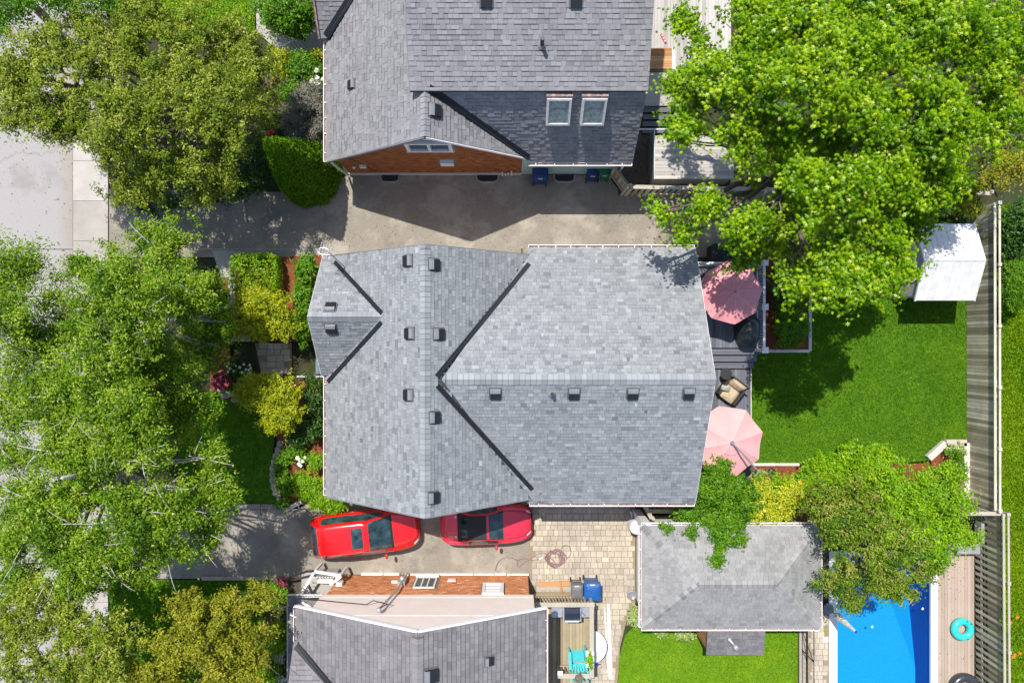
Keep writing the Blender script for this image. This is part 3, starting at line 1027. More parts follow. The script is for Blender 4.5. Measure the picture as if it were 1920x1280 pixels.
def bricks(house, wall, x0, x1, y, face, zfun, z0, mk, holes=(), bw=0.205, bh=0.068, gap=0.010):
    """running-bond bricks standing 8 mm proud of the mortar on a wall that faces +y or -y"""
    mb = MB()
    z, row = z0, 0
    while z < 6.5:
        x = x0 - (bw / 2 if row % 2 else 0)
        while x < x1 - 0.02:
            a, b = max(x, x0), min(x + bw, x1)
            if b - a > 0.04 and z + bh < min(zfun(a), zfun(b)) and not any(h[0] < b and a < h[1] and h[2] < z + bh and z < h[3] for h in holes):
                yy = y + face * rng.uniform(0.006, 0.011)
                t = min(1, max(0, rng.gauss(0.48, 0.2)))
                z1 = z + bh
                mb.add([(a, y, z), (b, y, z), (b, y, z1), (a, y, z1), (a + .003, yy, z + .003), (b - .003, yy, z + .003), (b - .003, yy, z1 - .003), (a + .003, yy, z1 - .003)],
                       [(4, 7, 6, 5) if face > 0 else (4, 5, 6, 7), (0, 4, 5, 1) if face < 0 else (0, 1, 5, 4), (3, 2, 6, 7) if face < 0 else (3, 7, 6, 2), (0, 3, 7, 4), (1, 5, 6, 2)], t)
            x += bw + gap
        z += bh + gap
        row += 1
    part('brick_courses', mb, M[mk], wall, kind='stuff')


def window(house, x0, x1, z0, z1, y, face, panes=2, fw=0.09, proud=0.06):
    """white framed window on a wall facing +y or -y"""
    f = MB()
    ya, yb = sorted((y - face * 0.02, y + face * proud))
    f.box(x0, x1, ya, yb, z0, z0 + fw).box(x0, x1, ya, yb, z1 - fw, z1)
    f.box(x0, x0 + fw, ya, yb, z0 + fw, z1 - fw).box(x1 - fw, x1, ya, yb, z0 + fw, z1 - fw)
    w = (x1 - x0 - 2 * fw) / panes
    for i in range(1, panes):
        xc = x0 + fw + w * i
        f.box(xc - fw * .4, xc + fw * .4, ya, yb, z0 + fw, z1 - fw)
    f.box(x0 - 0.05, x1 + 0.05, min(y, y + face * 0.11), max(y, y + face * 0.11), z0 - 0.06, z0 - 0.002)
    o = part('window', f, M['white'], house)
    for i in range(panes):
        a = x0 + fw + w * i
        yc = y + face * 0.02
        part('pane', MB().box(a + .01, a + w - .01, min(yc, yc + face * .01), max(yc, yc + face * .01), z0 + fw, z1 - fw), M['glass'], o)


# ------------------------------------------------------------------ the grey house in the middle
house = thing('house', (-1.5, -1.3, 0), 'large house in the middle under a cross gabled grey shingle roof', 'house')
main_w = Plane((-3.06, 0, 6.0), 0.76, 0)
main_e = Plane((-3.06, 0, 6.0), -0.76, 0)
wing_n = Plane((0, -1.35, 5.7), 0, -0.536)
wing_s = Plane((0, -1.35, 5.7), 0, 0.536)
por_n = Plane((0, 0.92, 4.65), 0, -0.83)
por_s = Plane((0, 0.92, 4.65), 0, 0.83)
wl = MB()
gable_block(wl, -6.95, 0.35, -5.95, 3.15, 2.85, 5.70, 'y')
gable_block(wl, -3.0, 6.95, -6.05, 3.35, 2.80, 5.50, 'x')
gable_block(wl, -7.3, -4.9, -1.0, 2.9, 2.5, 4.3, 'x')
wall = part('wall', wl, M['siding'], house)
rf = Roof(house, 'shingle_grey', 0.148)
rf.plane(main_w, [(-7.42, -6.2), (-3.06, -6.2), (-3.06, 3.4), (-7.42, 3.4)],
         lambda x, y, z: x > -7.6 and -1.32 < y < 3.4 and min(por_n.z(x, y), por_s.z(x, y)) > z + 0.02)
rf.plane(main_e, [(-3.06, -6.2), (0.63, -6.2), (0.63, 3.4), (-3.06, 3.4)],
         lambda x, y, z: min(wing_n.z(x, y), wing_s.z(x, y)) > z + 0.02)
rf.plane(wing_n, [(-2.5, -1.35), (7.25, -1.35), (7.25, 3.69), (0.89, 3.69)])
rf.plane(wing_n, [(0.62, 3.36), (0.89, 3.69), (0.62, 3.69)])
rf.plane(wing_s, [(-2.5, -1.35), (0.89, -6.39), (7.25, -6.39), (7.25, -1.35)])
rf.plane(wing_s, [(0.62, -6.06), (0.62, -6.39), (0.89, -6.39)])
rf.plane(por_n, [(-7.6, 0.92), (-4.84, 0.92), (-7.5, 3.38), (-7.6, 3.38)])
rf.plane(por_s, [(-7.6, 0.92), (-7.6, -1.32), (-7.28, -1.32), (-4.84, 0.92)])
roof = rf.finish()
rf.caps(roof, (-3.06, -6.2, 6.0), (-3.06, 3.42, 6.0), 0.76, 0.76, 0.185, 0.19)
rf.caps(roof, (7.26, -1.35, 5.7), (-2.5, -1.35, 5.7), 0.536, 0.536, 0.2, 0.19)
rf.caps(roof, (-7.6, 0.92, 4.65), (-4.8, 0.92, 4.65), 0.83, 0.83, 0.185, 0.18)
valley(house, roof, [wing_n.pick(820, 705), wing_n.pick(992, 494)], main_e, wing_n)
valley(house, roof, [wing_s.pick(821, 722), wing_s.pick(998, 917)], main_e, wing_s)
valley(house, roof, [por_n.pick(717, 587), por_n.pick(630, 492)], main_w, por_n, 0.085)
valley(house, roof, [por_s.pick(717, 604), por_s.pick(617, 715)], main_w, por_s, 0.085)
gutter(house, (0.66, 3.69, 2.93), (7.22, 3.69, 2.93), (0, 1))
gutter(house, (0.70, -6.39, 2.93), (7.22, -6.39, 2.93), (0, -1))
gutter(house, (-7.42, -6.15, 2.62), (-7.42, -1.34, 2.62), (-1, 0))
gutter(house, (-7.60, 3.38, 2.55), (-6.9, 3.40, 2.55), (0, 1), 0.10)
trim(house, [(-7.42, -6.22, 2.66), (-3.06, -6.22, 5.93), (0.63, -6.22, 3.13)], m='vent_grey')
trim(house, [(-7.42, 3.42, 2.66), (-3.06, 3.42, 5.93), (0.63, 3.42, 3.13)], m='vent_grey')
trim(house, [(7.262, -6.39, 2.93), (7.262, -1.35, 5.63), (7.262, 3.69, 2.93)], 0.018, 0.10)
trim(house, [(-7.61, -1.32, 2.74), (-7.61, 0.92, 4.58), (-7.61, 3.38, 2.54)], 0.016, 0.10)
for x, y in ((767, 489), (770, 625), (768, 740)):
    roof_vent(house, roof, main_w, x, y)
for x, y in ((812, 496), (821, 626), (813, 782), (811, 932)):
    roof_vent(house, roof, main_e, x, y)
roof_vent(house, roof, por_n, 620, 578)
roof_vent(house, roof, por_s, 621, 614)
for x, y in ((929, 736), (1076, 736), (1186, 736), (1291, 736)):
    roof_vent(house, roof, wing_s, x, y)
stack(house, wing_s, 1035, 738, 0.07, 0.38)
# aerial on the front corner of the roof
ax, ay = main_w.pick(648, 502)
az = main_w.z(ax, ay)
ant = part('aerial', MB().tube([(ax, ay, az), (ax - 0.35, ay + 0.45, az + 1.1)], 0.022, 6), M['galv'], house)
am = MB()
for k in range(5):
    q = Vector((ax - 0.35, ay + 0.45, az + 1.1)) + Vector((-0.09 * k + 0.05, 0.03 * k, 0.02 * k))
    am.tube([q + Vector((-.06, -.26, 0)), q + Vector((.06, .26, 0))], 0.009, 5)
am.tube([(ax - .25, ay + .42, az + 1.1), (ax - .78, ay + .6, az + 1.2)], 0.012, 5)
am.tube([(ax - .55 + .2 * math.cos(a), ay + .5 + .13 * math.sin(a), az + 1.18) for a in np.linspace(0, 6.2, 14)], 0.008, 5)
part('aerial_element', am, M['galv'], ant)
gm = MB().tube([(-6.9, 3.0, 2.62), (-7.2, 3.1, 2.75), (ax, ay, az + 0.02)], 0.012, 5)
part('aerial_cable', gm, M['black'], house)
# porch step boards at the front door
pb = part('porch_base', MB().box(-8.55, -7.05, -1.42, 0.2, 0, 0.28), M['wood_blue'], house)
bm_ = MB()
bme = [MB().box(-.057, .057, -.79, .79, 0, .03, t).mesh('porch_board', M['wood_blue']) for t in (0.1, 0.4, 0.7, 0.95)]
for i in range(12):
    link('porch_board', bme[rng.randrange(4)], house, Matrix.Translation((-8.48 + i * 0.12 + 1.5, -0.61 + 1.3, 0.28)))
part('porch_rail', MB().beam((-9.2, -1.5, 0.75), (-7.3, -1.5, 0.75), 0.07, 0.07).beam((-9.2, -1.5, 0), (-9.2, -1.5, 0.75), 0.06, 0.06).beam((-8.2, -1.5, 0), (-8.2, -1.5, 0.75), 0.06, 0.06), M['galv'], house)
window(house, -5.2, -4.0, 1.0, 2.1, -5.95, -1)
window(house, -2.4, -1.2, 1.0, 2.1, -5.95, -1)
window(house, 3.2, 4.4, 1.0, 2.1, -6.05, -1)
window(house, -5.0, -3.8, 1.0, 2.1, 3.15, 1)

# ------------------------------------------------------------------ the charcoal-roofed brick house above it
h2 = thing('house', (-1.5, 11, 0), 'brick house with charcoal shingles, two skylights and a red brown gable wall', 'house')
n_w = Plane((-3.06, 0, 6.0), 0.76, 0)
n_e = Plane((-3.06, 0, 6.0), -0.76, 0)
n_s = Plane((0, 7.1, 3.0), 0, 1.722)
n_u = Plane((0, 8.84, 6.1), 0, 0.385)
n_p = Plane((0, 12.05, 2.9), 0, 0.66)
wl = MB()
yw = 7.36
wl.add([(-7.1, yw, 0), (0.4, yw, 0), (0.4, yw, 3.2), (-3.06, yw, 5.83), (-7.1, yw, 2.8), (-7.1, 19, 0), (0.4, 19, 0), (0.4, 19, 3.2), (-3.06, 19, 5.83), (-7.1, 19, 2.8)],
       [(0, 1, 2, 3, 4), (9, 8, 7, 6, 5), (0, 5, 6, 1), (1, 6, 7, 2), (2, 7, 8, 3), (3, 8, 9, 4), (4, 9, 5, 0)])
wall2 = part('wall', wl, M['mortar'], h2)
part('foundation', MB().box(-7.13, 0.43, 7.30, 7.352, 0, 0.22), M['timber'], h2)
wl = MB().box(0.41, 4.5, 7.34, 19, 0, 2.86)
wl.box(-3.4, 4.6, 9.2, 19, 2.87, 5.95)
part('side_wall', wl, M['teal_wall'], h2)
zg = lambda x: 2.78 + 0.76 * (x + 7.3) if x < -3.06 else 5.96 - 0.76 * (x + 3.06)
bricks(h2, wall2, -7.1, 0.4, yw, -1, lambda x: min(zg(x) - 0.02, 5.12), 0.23, 'brick',
       holes=[(-4.0, -2.22, 3.75, 5.3), (-2.95, -2.35, 1.85, 2.45)])
pk = MB().add([(-4.0, yw - .03, 5.13), (-2.12, yw - .03, 5.13), (-3.06, yw - .03, 5.84), (-4.0, yw, 5.13), (-2.12, yw, 5.13), (-3.06, yw, 5.84)], [(0, 1, 2), (0, 3, 4, 1), (1, 4, 5, 2), (2, 5, 3, 0)])
part('gable_cladding', pk, M['white'], h2)
window(h2, -3.98, -2.24, 3.85, 4.95, yw, -1, 2, 0.13, 0.13)
part('wall_vent', MB().box(-2.92, -2.38, yw - .16, yw, 1.9, 2.35), M['white'], h2)
part('wall_lamp', MB().box(-6.35, -6.1, yw - .12, yw - .005, 1.4, 1.6).ball((-6.6, yw - .1, 1.5), .07), M['white'], h2)
part('wall_cable', MB().tube([(-5.9, yw - .03, 0.5), (-6.2, yw - .03, 1.8), (-6.7, yw - .03, 3.1)], 0.012, 5), M['black'], h2)
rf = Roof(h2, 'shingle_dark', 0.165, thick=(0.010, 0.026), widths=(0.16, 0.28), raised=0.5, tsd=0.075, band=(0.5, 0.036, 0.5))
rf.plane(n_w, [(-7.42, 7.2), (-3.06, 7.2), (-3.06, 17), (-7.42, 17)],
         lambda x, y, z: (x > -3.45 and y > 8.95) or (y > 12.05 and n_p.z(x, y) > z + .02))
rf.plane(n_e, [(-3.06, 7.2), (0.63, 7.2), (0.63, 9.0), (-3.06, 9.0)], lambda x, y, z: n_s.z(x, y) > z + 0.02)
rf.plane(n_s, [(-3.0, 8.86), (0.80, 7.1), (4.77, 7.1), (4.77, 8.9)])
rf.plane(n_u, [(-3.58, 8.78), (4.77, 8.78), (4.77, 16.5), (-3.58, 16.5)], deck_th=0.16)
rf.plane(n_p, [(-7.62, 12.05), (-7.25, 12.05), (-4.57, 15.0), (-7.62, 15.0)])
roof2 = rf.finish()
rf.caps(roof2, (-3.06, 7.2, 6.0), (-3.06, 8.8, 6.0), 0.76, 0.76, 0.2, 0.17)
valley(h2, roof2, [n_s.pick(806, 167), n_s.pick(992, 298)], n_e, n_s, 0.10)
valley(h2, roof2, [n_p.pick(612, 70), n_p.pick(659, -4)], n_w, n_p, 0.13)
gutter(h2, (-7.42, 7.2, 2.62), (-7.42, 12.0, 2.62), (-1, 0))
gutter(h2, (0.66, 7.08, 2.92), (4.75, 7.08, 2.92), (0, -1))
trim(h2, [(-7.42, 7.17, 2.66), (-3.06, 7.17, 5.93)], m='vent_grey')
trim(h2, [(-3.06, 7.17, 5.93), (0.63, 7.17, 3.13)])
trim(h2, [(-7.64, 12.05, 2.84), (-7.64, 15, 4.8)], 0.06, 0.3, m='gutter_dirt')
trim(h2, [(-3.6, 8.78, 6.0), (-3.6, 16.5, 8.97)], m='vent_grey')
for x, y in ((912, 1), (1080, 1)):
    roof_vent(h2, roof2, n_u, x, y)
roof_vent(h2, roof2, n_w, 661, 159, 0.85)
roof_vent(h2, roof2, n_e, 813, 208, 1.15)
stack(h2, n_u, 1016, 86, 0.07, 0.6)
for px in (1047, 1112):
    x, y = n_s.pick(px, 203)
    m = n_s.at(x, y, 0.0)
    a = Vector(ORG[h2.name])
    f = MB()
    for bx in ((-.44, .44, -.60, -.52), (-.44, .44, .52, .60), (-.44, -.36, -.52, .52), (.36, .44, -.52, .52)):
        f.box(*bx, 0, 0.24)
    m2 = m.copy()
    m2.translation -= a
    s_ = link('skylight', f.mesh('skylight', M['dirty_white']), h2, m2)
    link('pane', MB().box(-.36, .36, -.52, .52, .15, .20).mesh('pane', M['skyglass']), s_)
    link('head_flashing', MB().box(-.47, .47, .60, .70, .0, .2).mesh('head_flashing', M['gutter_dirt']), s_)
for x0, x1, y in ((-5.75, -4.95, 7.30), (-1.55, -0.6, 7.30), (1.85, 2.75, 7.30)):
    mb = MB()
    cx = (x0 + x1) / 2
    pts = [(x0, y)] + [(cx + (x1 - x0) / 2 * math.copysign(abs(math.cos(a)) ** .5, math.cos(a)), y - 0.05 - 0.28 * math.sin(a) ** .7) for a in np.linspace(math.pi, 0, 12)] + [(x1, y)]
    for a, b in zip(pts, pts[1:]):
        mb.beam((*a, 0.08), (*b, 0.08), 0.035, 0.16)
    ww = part('window_well', mb, M['galv'], h2)
    part('well_pit', MB().box(x0 + .05, x1 - .05, y - .26, y + .0, 0.0, 0.025), M['black'], ww)
mb = MB()
for i, (x, z) in enumerate(((-0.42, .75), (-.28, .5), (-.16, .6), (-.02, .9))):
    mb.tube([(x, 7.26, .1), (x, 7.24, z)], 0.035, 8)
part('gas_pipe', mb, M['white'], h2)
part('downspout', MB().beam((-7.2, 7.28, 0.2), (-7.3, 7.2, 2.6), .07, .07).beam((4.55, 7.2, 0.1), (4.55, 7.2, 2.85), .08, .08), M['white'], h2)
part('wall_meter', MB().box(2.35, 2.75, 7.22, 7.335, 1.9, 2.2), M['black'], h2)

# ------------------------------------------------------------------ the house with the pale gable at the bottom
h3 = thing('house', (-3.3, -13, 0), 'low house with beige gable siding over orange brick and weathered shingles', 'house')
s_w = Plane((-3.28, 0, 6.3), 0.47, 0)
s_e = Plane((-3.28, 0, 6.3), -0.47, 0)
s_g = Plane((0, -11.4, 3.99), 0, -0.47)
s_p = Plane((-8.97, 0, 2.5), 0.22, 0)
ys = -10.22
wl = MB().box(-7.5, 0.7, -18, ys, 0, 2.48)
wall3 = part('wall', wl, M['mortar'], h3)
up = MB().add([(-7.65, -10.19, 2.49), (0.86, -10.19, 2.49), (0.86, -10.19, 4.25), (-3.28, -10.19, 6.2), (-7.65, -10.19, 4.15),
               (-7.65, -18, 2.49), (0.86, -18, 2.49), (0.86, -18, 4.25), (-3.28, -18, 6.2), (-7.65, -18, 4.15)],
              [(0, 1, 2, 3, 4), (9, 8, 7, 6, 5), (0, 5, 6, 1), (1, 6, 7, 2), (2, 7, 8, 3), (3, 8, 9, 4), (4, 9, 5, 0)])
up_o = part('upper_wall', up, M['siding'], h3)
sd = MB()
for z in (2.75, 4.55):
    hw = 4.25 if z < 4.2 else 4.2 - (z - 4.2) / 0.47 + 0.2
    sd.box(max(-7.6, -3.28 - hw), min(0.82, -3.28 + hw), -10.189, -10.180, z, z + 0.05)
part('siding_seam', sd, M['dirty_white'], up_o)
holes = [(-4.15, -3.2, 0.3, 1.75), (-1.25, -0.3, 1.2, 2.49)]
bricks(h3, wall3, -7.5, 0.7, ys, 1, lambda x: 2.5, 0.16, 'brick_orange', holes)
fb = MB()
x = -6.6
while x < 0.7:
    w = rng.uniform(0.5, 1.6)
    fb.box(x, min(x + w, 0.74), ys + .002, ys + rng.uniform(0.05, 0.13), 0, rng.uniform(0.13, 0.17))
    x += w + rng.choice((0.03, 0.25))
part('foundation', fb, M['dirty_white'], h3)
window(h3, -4.12, -3.22, 0.4, 1.7, ys, 1, 3, 0.07, 0.05)
o = part('window', MB().box(-1.22, -.34, ys, ys + .10, 1.3, 1.42).box(-1.22, -.34, ys, ys + .10, 2.36, 2.48).box(-1.22, -1.1, ys, ys + .10, 1.42, 2.36).box(-.46, -.34, ys, ys + .10, 1.42, 2.36), M['white'], h3)
part('pane', MB().box(-1.1, -.46, ys + .02, ys + .04, 1.42, 2.36), M['glass'], o)
gr = MB()
for k in range(5):
    gr.box(-1.09, -.47, ys + .05, ys + .075, 1.5 + k * .17, 1.57 + k * .17)
part('grille', gr, M['white'], o)
for b_ in ((-5.1, -4.85, ys, ys + .1, 1.0, 1.12), (-2.75, -2.4, ys, ys + .06, 0.7, 0.95), (-7.35, -7.1, ys, ys + .15, 1.2, 1.5)):
    part('wall_vent', MB().box(*b_), M['dirty_white'], h3)
# power mast: pipe up the wall, meter box, weatherhead and cable
pm = part('power_mast', MB().tube([(-4.55, ys + .16, 0.3), (-4.66, ys + .2, 2.6), (-4.95, ys + .25, 4.55)], 0.045, 8).ball((-4.96, ys + .24, 4.6), .1).box(-4.78, -4.48, ys, ys + .2, 0.9, 1.5).ball((-4.63, ys + .24, 1.2), .11), M['galv'], h3)
part('power_cable', MB().tube([(-4.96, ys + .28, 4.55), (-4.7, ys + .3, 4.2), (-5.3, ys + .33, 3.9), (-5.6, ys + .1, 3.7), (-6.5, ys + .2, 3.75), (-8.9, ys + .3, 3.4), (-10.1, ys + .3, 3.6)], 0.018, 5), M['black'], h3)
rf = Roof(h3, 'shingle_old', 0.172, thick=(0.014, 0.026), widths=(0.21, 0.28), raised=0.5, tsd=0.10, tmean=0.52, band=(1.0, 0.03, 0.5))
rf.plane(s_w, [(-8.2, -17), (-3.28, -17), (-3.28, -10.1), (-8.2, -10.1)], lambda x, y, z: y < -11.4 and s_g.z(x, y) > z + .02)
rf.plane(s_e, [(-3.28, -17), (1.25, -17), (1.25, -10.1), (-3.28, -10.1)])
rf.plane(s_g, [(-8.32, -11.4), (-8.2, -11.4), (-2.6, -17), (-8.32, -17)])
rf.plane(s_p, [(-8.97, -17), (-7.64, -17), (-7.64, -10.3), (-8.97, -10.3)])
roof3 = rf.finish()
rf.caps(roof3, (-3.28, -16.5, 6.3), (-3.28, -10.12, 6.3), 0.47, 0.47, 0.2, 0.2)
valley(h3, roof3, [s_g.pick(556, 1208), s_g.pick(640, 1302)], s_w, s_g, 0.12)
gutter(h3, (-8.2, -11.45, 3.92), (-8.2, -10.12, 3.92), (-1, 0), 0.14)
gutter(h3, (1.25, -17, 4.08), (1.25, -10.12, 4.08), (1, 0), 0.11, 1.0)
gutter(h3, (-8.97, -17, 2.46), (-8.97, -10.24, 2.46), (-1, 0), 0.09)
gutter(h3, (-8.97, -10.3, 2.46), (-7.66, -10.3, 2.46), (0, 1), 0.10)
trim(h3, [(-8.25, -10.07, 3.95), (-3.28, -10.07, 6.26), (1.3, -10.07, 4.13)], 0.07, 0.13)
trim(h3, [(-8.9, -10.9, 2.62), (-7.7, -11.2, 2.9)], 0.12, 0.05, name='porch_flashing')
trim(h3, [(-8.4, -10.4, 2.72), (-7.66, -10.75, 2.86)], 0.08, 0.05, name='porch_flashing')
roof_vent(h3, roof3, s_e, 806, 1265, 1.2)
roof_vent(h3, roof3, s_e, 916, 1238, 0.8)
# landing with white railing at the corner
part('landing', MB().box(-9.1, -7.55, -10.95, -9.95, 0, 0.5), M['concrete'], h3)
tr_ = MB().beam((-8.84, -10.56, 1.4), (-8.28, -9.64, 1.4), .10, .06).beam((-8.28, -9.62, 1.4), (-7.16, -9.80, 1.4), .12, .06).beam((-7.16, -9.82, 1.38), (-7.62, -10.19, 1.38), .11, .06)
for x, y in ((-8.8, -10.5), (-8.28, -9.64), (-7.2, -9.82)):
    tr_.beam((x, y, 0.3), (x, y, 1.37), .09, .09)
tr_.beam((-8.3, -10.18, 0.9), (-7.62, -10.2, 0.9), .2, .05)
ra = part('landing_rail', tr_, M['white'], h3)
bal = MB().beam((0, 0, 0), (0.0, 0.06, 0.75), .05, .05).mesh('baluster', M['white'])
for i in range(9):
    link('baluster', bal, ra, Matrix.Translation((-8.30 + 3.3 + i * 0.115, -9.95 + 13, 0.6)))
part('step_rail', MB().tube([(-9.9, -10.35, 0.5), (-9.3, -9.9, 1.2), (-8.6, -9.62, 1.42), (-8.3, -9.6, 1.42)], 0.05, 8), M['black'], h3)

# ------------------------------------------------------------------ hipped garage, lean-to, white shed
gar = thing('garage', (8.8, -9.5, 0), 'detached garage with a pale grey hipped roof beside the pool', 'garage')
gz, gr_, gt = 2.5, 3.35, 0.412
g_n = Plane((0, -7.41, gz), 0, -gt)
g_s = Plane((0, -11.54, gz), 0, gt)
g_w = Plane((5.22, 0, gz), gt, 0)
g_e = Plane((12.40, 0, gz), -gt, 0)
ym = -9.475
part('wall', MB().box(5.46, 12.15, -11.3, -7.65, 0, 2.55), M['white'], gar)
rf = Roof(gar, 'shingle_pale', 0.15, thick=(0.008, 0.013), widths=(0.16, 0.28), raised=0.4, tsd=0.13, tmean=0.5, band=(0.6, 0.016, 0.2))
rf.plane(g_n, [(5.22, -7.41), (12.4, -7.41), (10.335, ym), (7.285, ym)])
rf.plane(g_s, [(5.22, -11.54), (12.4, -11.54), (10.335, ym), (7.285, ym)])
rf.plane(g_w, [(5.22, -7.41), (7.285, ym), (5.22, -11.54)])
rf.plane(g_e, [(12.4, -7.41), (10.335, ym), (12.4, -11.54)])
roof4 = rf.finish()
for a in ((5.24, -7.43), (5.24, -11.52)):
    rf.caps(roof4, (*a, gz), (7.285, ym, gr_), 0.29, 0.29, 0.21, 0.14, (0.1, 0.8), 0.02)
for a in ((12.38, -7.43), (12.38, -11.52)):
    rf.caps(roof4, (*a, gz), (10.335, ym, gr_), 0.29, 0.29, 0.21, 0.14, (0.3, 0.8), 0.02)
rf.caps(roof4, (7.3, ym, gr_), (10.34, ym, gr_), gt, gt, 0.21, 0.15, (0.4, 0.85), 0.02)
gutter(gar, (5.22, -7.41, 2.43), (12.4, -7.41, 2.43), (0, 1), 0.11)
gutter(gar, (5.22, -11.54, 2.43), (12.4, -11.54, 2.43), (0, -1), 0.11)
gutter(gar, (5.22, -11.52, 2.43), (5.22, -7.43, 2.43), (-1, 0), 0.11)
gutter(gar, (12.4, -11.52, 2.43), (12.4, -7.43, 2.43), (1, 0), 0.11)
part('corner_post', MB().box(5.30, 5.62, -7.64, -7.35, 0, 2.4), M['white'], gar)

lt = thing('lean_to', (9.1, -12.2, 0), 'small lean-to shed with dark shingles and a round flue against the garage', 'shed')
l_p = Plane((0, -11.72, 2.3), 0, 0.18)
part('wall', MB().box(8.0, 10.15, -12.65, -11.72, 0, 2.1), M['wood_new'], lt)
lb = MB()
for i in range(6):
    lb.box(7.985, 7.998, -12.63 + i * .155, -12.49 + i * .155, 0.02, 2.08, rng.random())
part('board', lb, M['wood_new'], lt)
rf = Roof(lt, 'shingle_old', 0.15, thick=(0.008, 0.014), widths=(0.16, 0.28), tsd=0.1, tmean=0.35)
rf.plane(l_p, [(7.93, -12.8), (10.28, -12.8), (10.28, -11.68), (7.93, -11.68)])
roof5 = rf.finish(80)
x, y = l_p.pick(1366, 1196)
z = l_p.z(x, y)
part('flue', MB().tube([(x, y, z), (x, y, z + .18)], .075, 12).tube([(x, y, z + .14), (x + .25, y - .3, z + .16)], .05, 10).lathe([(.12, 0), (.13, .06), (.10, .2), (.05, .22)], (x + .26, y - .32, z + .02), 14), M['galv'], lt, smooth=True)

sh = thing('garden_shed', (17.8, 3.25, 0), 'white garden shed with a stained gabled roof by the board fence', 'shed')
sb = MB()
gable_block(sb, 16.62, 18.75, 1.9, 4.6, 1.98, 2.48, 'x')
part('wall', sb, M['shed_wall'], sh)
ed = MB()
yd0, yd1 = 2.45, 4.05
for a, b in ((yd0, (yd0 + yd1) / 2 - .01), ((yd0 + yd1) / 2 + .01, yd1)):
    d = part('door', MB().box(16.585, 16.615, a, b, 0.08, 1.9), M['dirty_white'], sh)
    pn = MB()
    for z0, z1 in ((0.2, 0.95), (1.05, 1.78)):
        pn.box(16.57, 16.583, a + .12, b - .12, z0, z0 + .03).box(16.57, 16.583, a + .12, b - .12, z1 - .03, z1)
        pn.box(16.57, 16.583, a + .12, a + .15, z0 + .031, z1 - .031).box(16.57, 16.583, b - .15, b - .12, z0 + .031, z1 - .031)
    part('moulding', pn, M['shed_wall'], d)
for sgn, y0 in ((1, 4.82), (-1, 1.68)):
    rp = MB()
    yr = 3.25
    rp.add([(16.55, yr, 2.62), (18.98, yr, 2.62), (18.98, y0, 1.98), (16.55, y0, 1.98), (16.55, yr, 2.56), (18.98, yr, 2.56), (18.98, y0, 1.92), (16.55, y0, 1.92)],
           [(0, 1, 2, 3) if sgn < 0 else (3, 2, 1, 0), (0, 3, 7, 4), (1, 5, 6, 2), (3, 2, 6, 7), (4, 7, 6, 5)])
    for k in range(1, 10):
        x = 16.55 + k * 0.243
        rp.beam((x, yr + sgn * .03, 2.618), (x, y0 - sgn * .02, 1.99), 0.016, 0.014)
    part('roof_panel', rp, M['shed_roof'], sh)
part('roof_ridge', MB().tube([(16.55, 3.25, 2.62), (18.98, 3.25, 2.62)], 0.035, 8), M['dirty_white'], sh)
part('roof_trim', MB().beam((18.99, 4.85, 1.95), (18.99, 3.25, 2.6), .03, .09).beam((18.99, 3.25, 2.6), (18.99, 1.66, 1.95), .03, .09).beam((16.54, 4.85, 1.95), (16.54, 3.25, 2.6), .03, .09).beam((16.54, 3.25, 2.6), (16.54, 1.66, 1.95), .03, .09), M['dirty_white'], sh)

# ------------------------------------------------------------------ paved areas
def pave(name, poly, z, n_max=300, cell=0.21, wid=(0.16, 0.21, 0.26, 0.32), rows=(0.17, 0.22, 0.27), mk='paver', skip=None):
    base = sheet(name, poly, z, M['joint'])
    x0, x1 = min(p[0] for p in poly), max(p[0] for p in poly)
    y0, y1 = min(p[1] for p in poly), max(p[1] for p in poly)
    cache, items = {}, []
    rest = MB()
    y = y1
    while y > y0:
        h = rng.choice(rows)
        x = x0 - rng.uniform(0, 0.2)
        while x < x1:
            w = rng.choice(wid)
            subs = [(x, y - h, w, h)]
            if h > 0.4 and rng.random() < 0.45:
                subs = [(x, y - h, w, h / 2), (x, y - h / 2, w, h / 2)]
            for (a, b, ww, hh) in subs:
                c = [(a + .006, b + .006), (a + ww - .006, b + .006), (a + ww - .006, b + hh - .006), (a + .006, b + hh - .006)]
                cx, cy = a + ww / 2, b + hh / 2
                if not all(in_poly(p[0], p[1], poly) for p in c) or (skip and skip(cx, cy)):
                    continue
                tn = rng.randrange(10)
                items.append((ww * hh, a, b, ww, hh, 0.25 + 0.45 * tn / 9 if rng.random() > 0.02 else 0.95))
            x += w
        y -= h
    items.sort(key=lambda i: -i[0])
    for i, (_, a, b, ww, hh, tn) in enumerate(items):
        top = z + 0.028 + rng.choice((0, 0.002, 0.005))
        if i < n_max:
            k = (ww, hh, round(tn, 2))
            if k not in cache:
                cache[k] = MB().add([(.005, .005, 0), (ww - .005, .005, 0), (ww - .005, hh - .005, 0), (.005, hh - .005, 0), (.012, .012, .03), (ww - .012, .012, .03), (ww - .012, hh - .012, .03), (.012, hh - .012, .03)],
                                    [(4, 5, 6, 7), (0, 1, 5, 4), (1, 2, 6, 5), (2, 3, 7, 6), (3, 0, 4, 7)], tn).mesh('paver', M[mk])
            link('paver', cache[k], base, Matrix.Translation((a, b, top - 0.03)))
        else:
            rest.box(a + .006, a + ww - .006, b + .006, b + hh - .006, top - .03, top, tn)
    if rest.v:
        part('paver_field', rest, M[mk], base, kind='stuff')
    return base


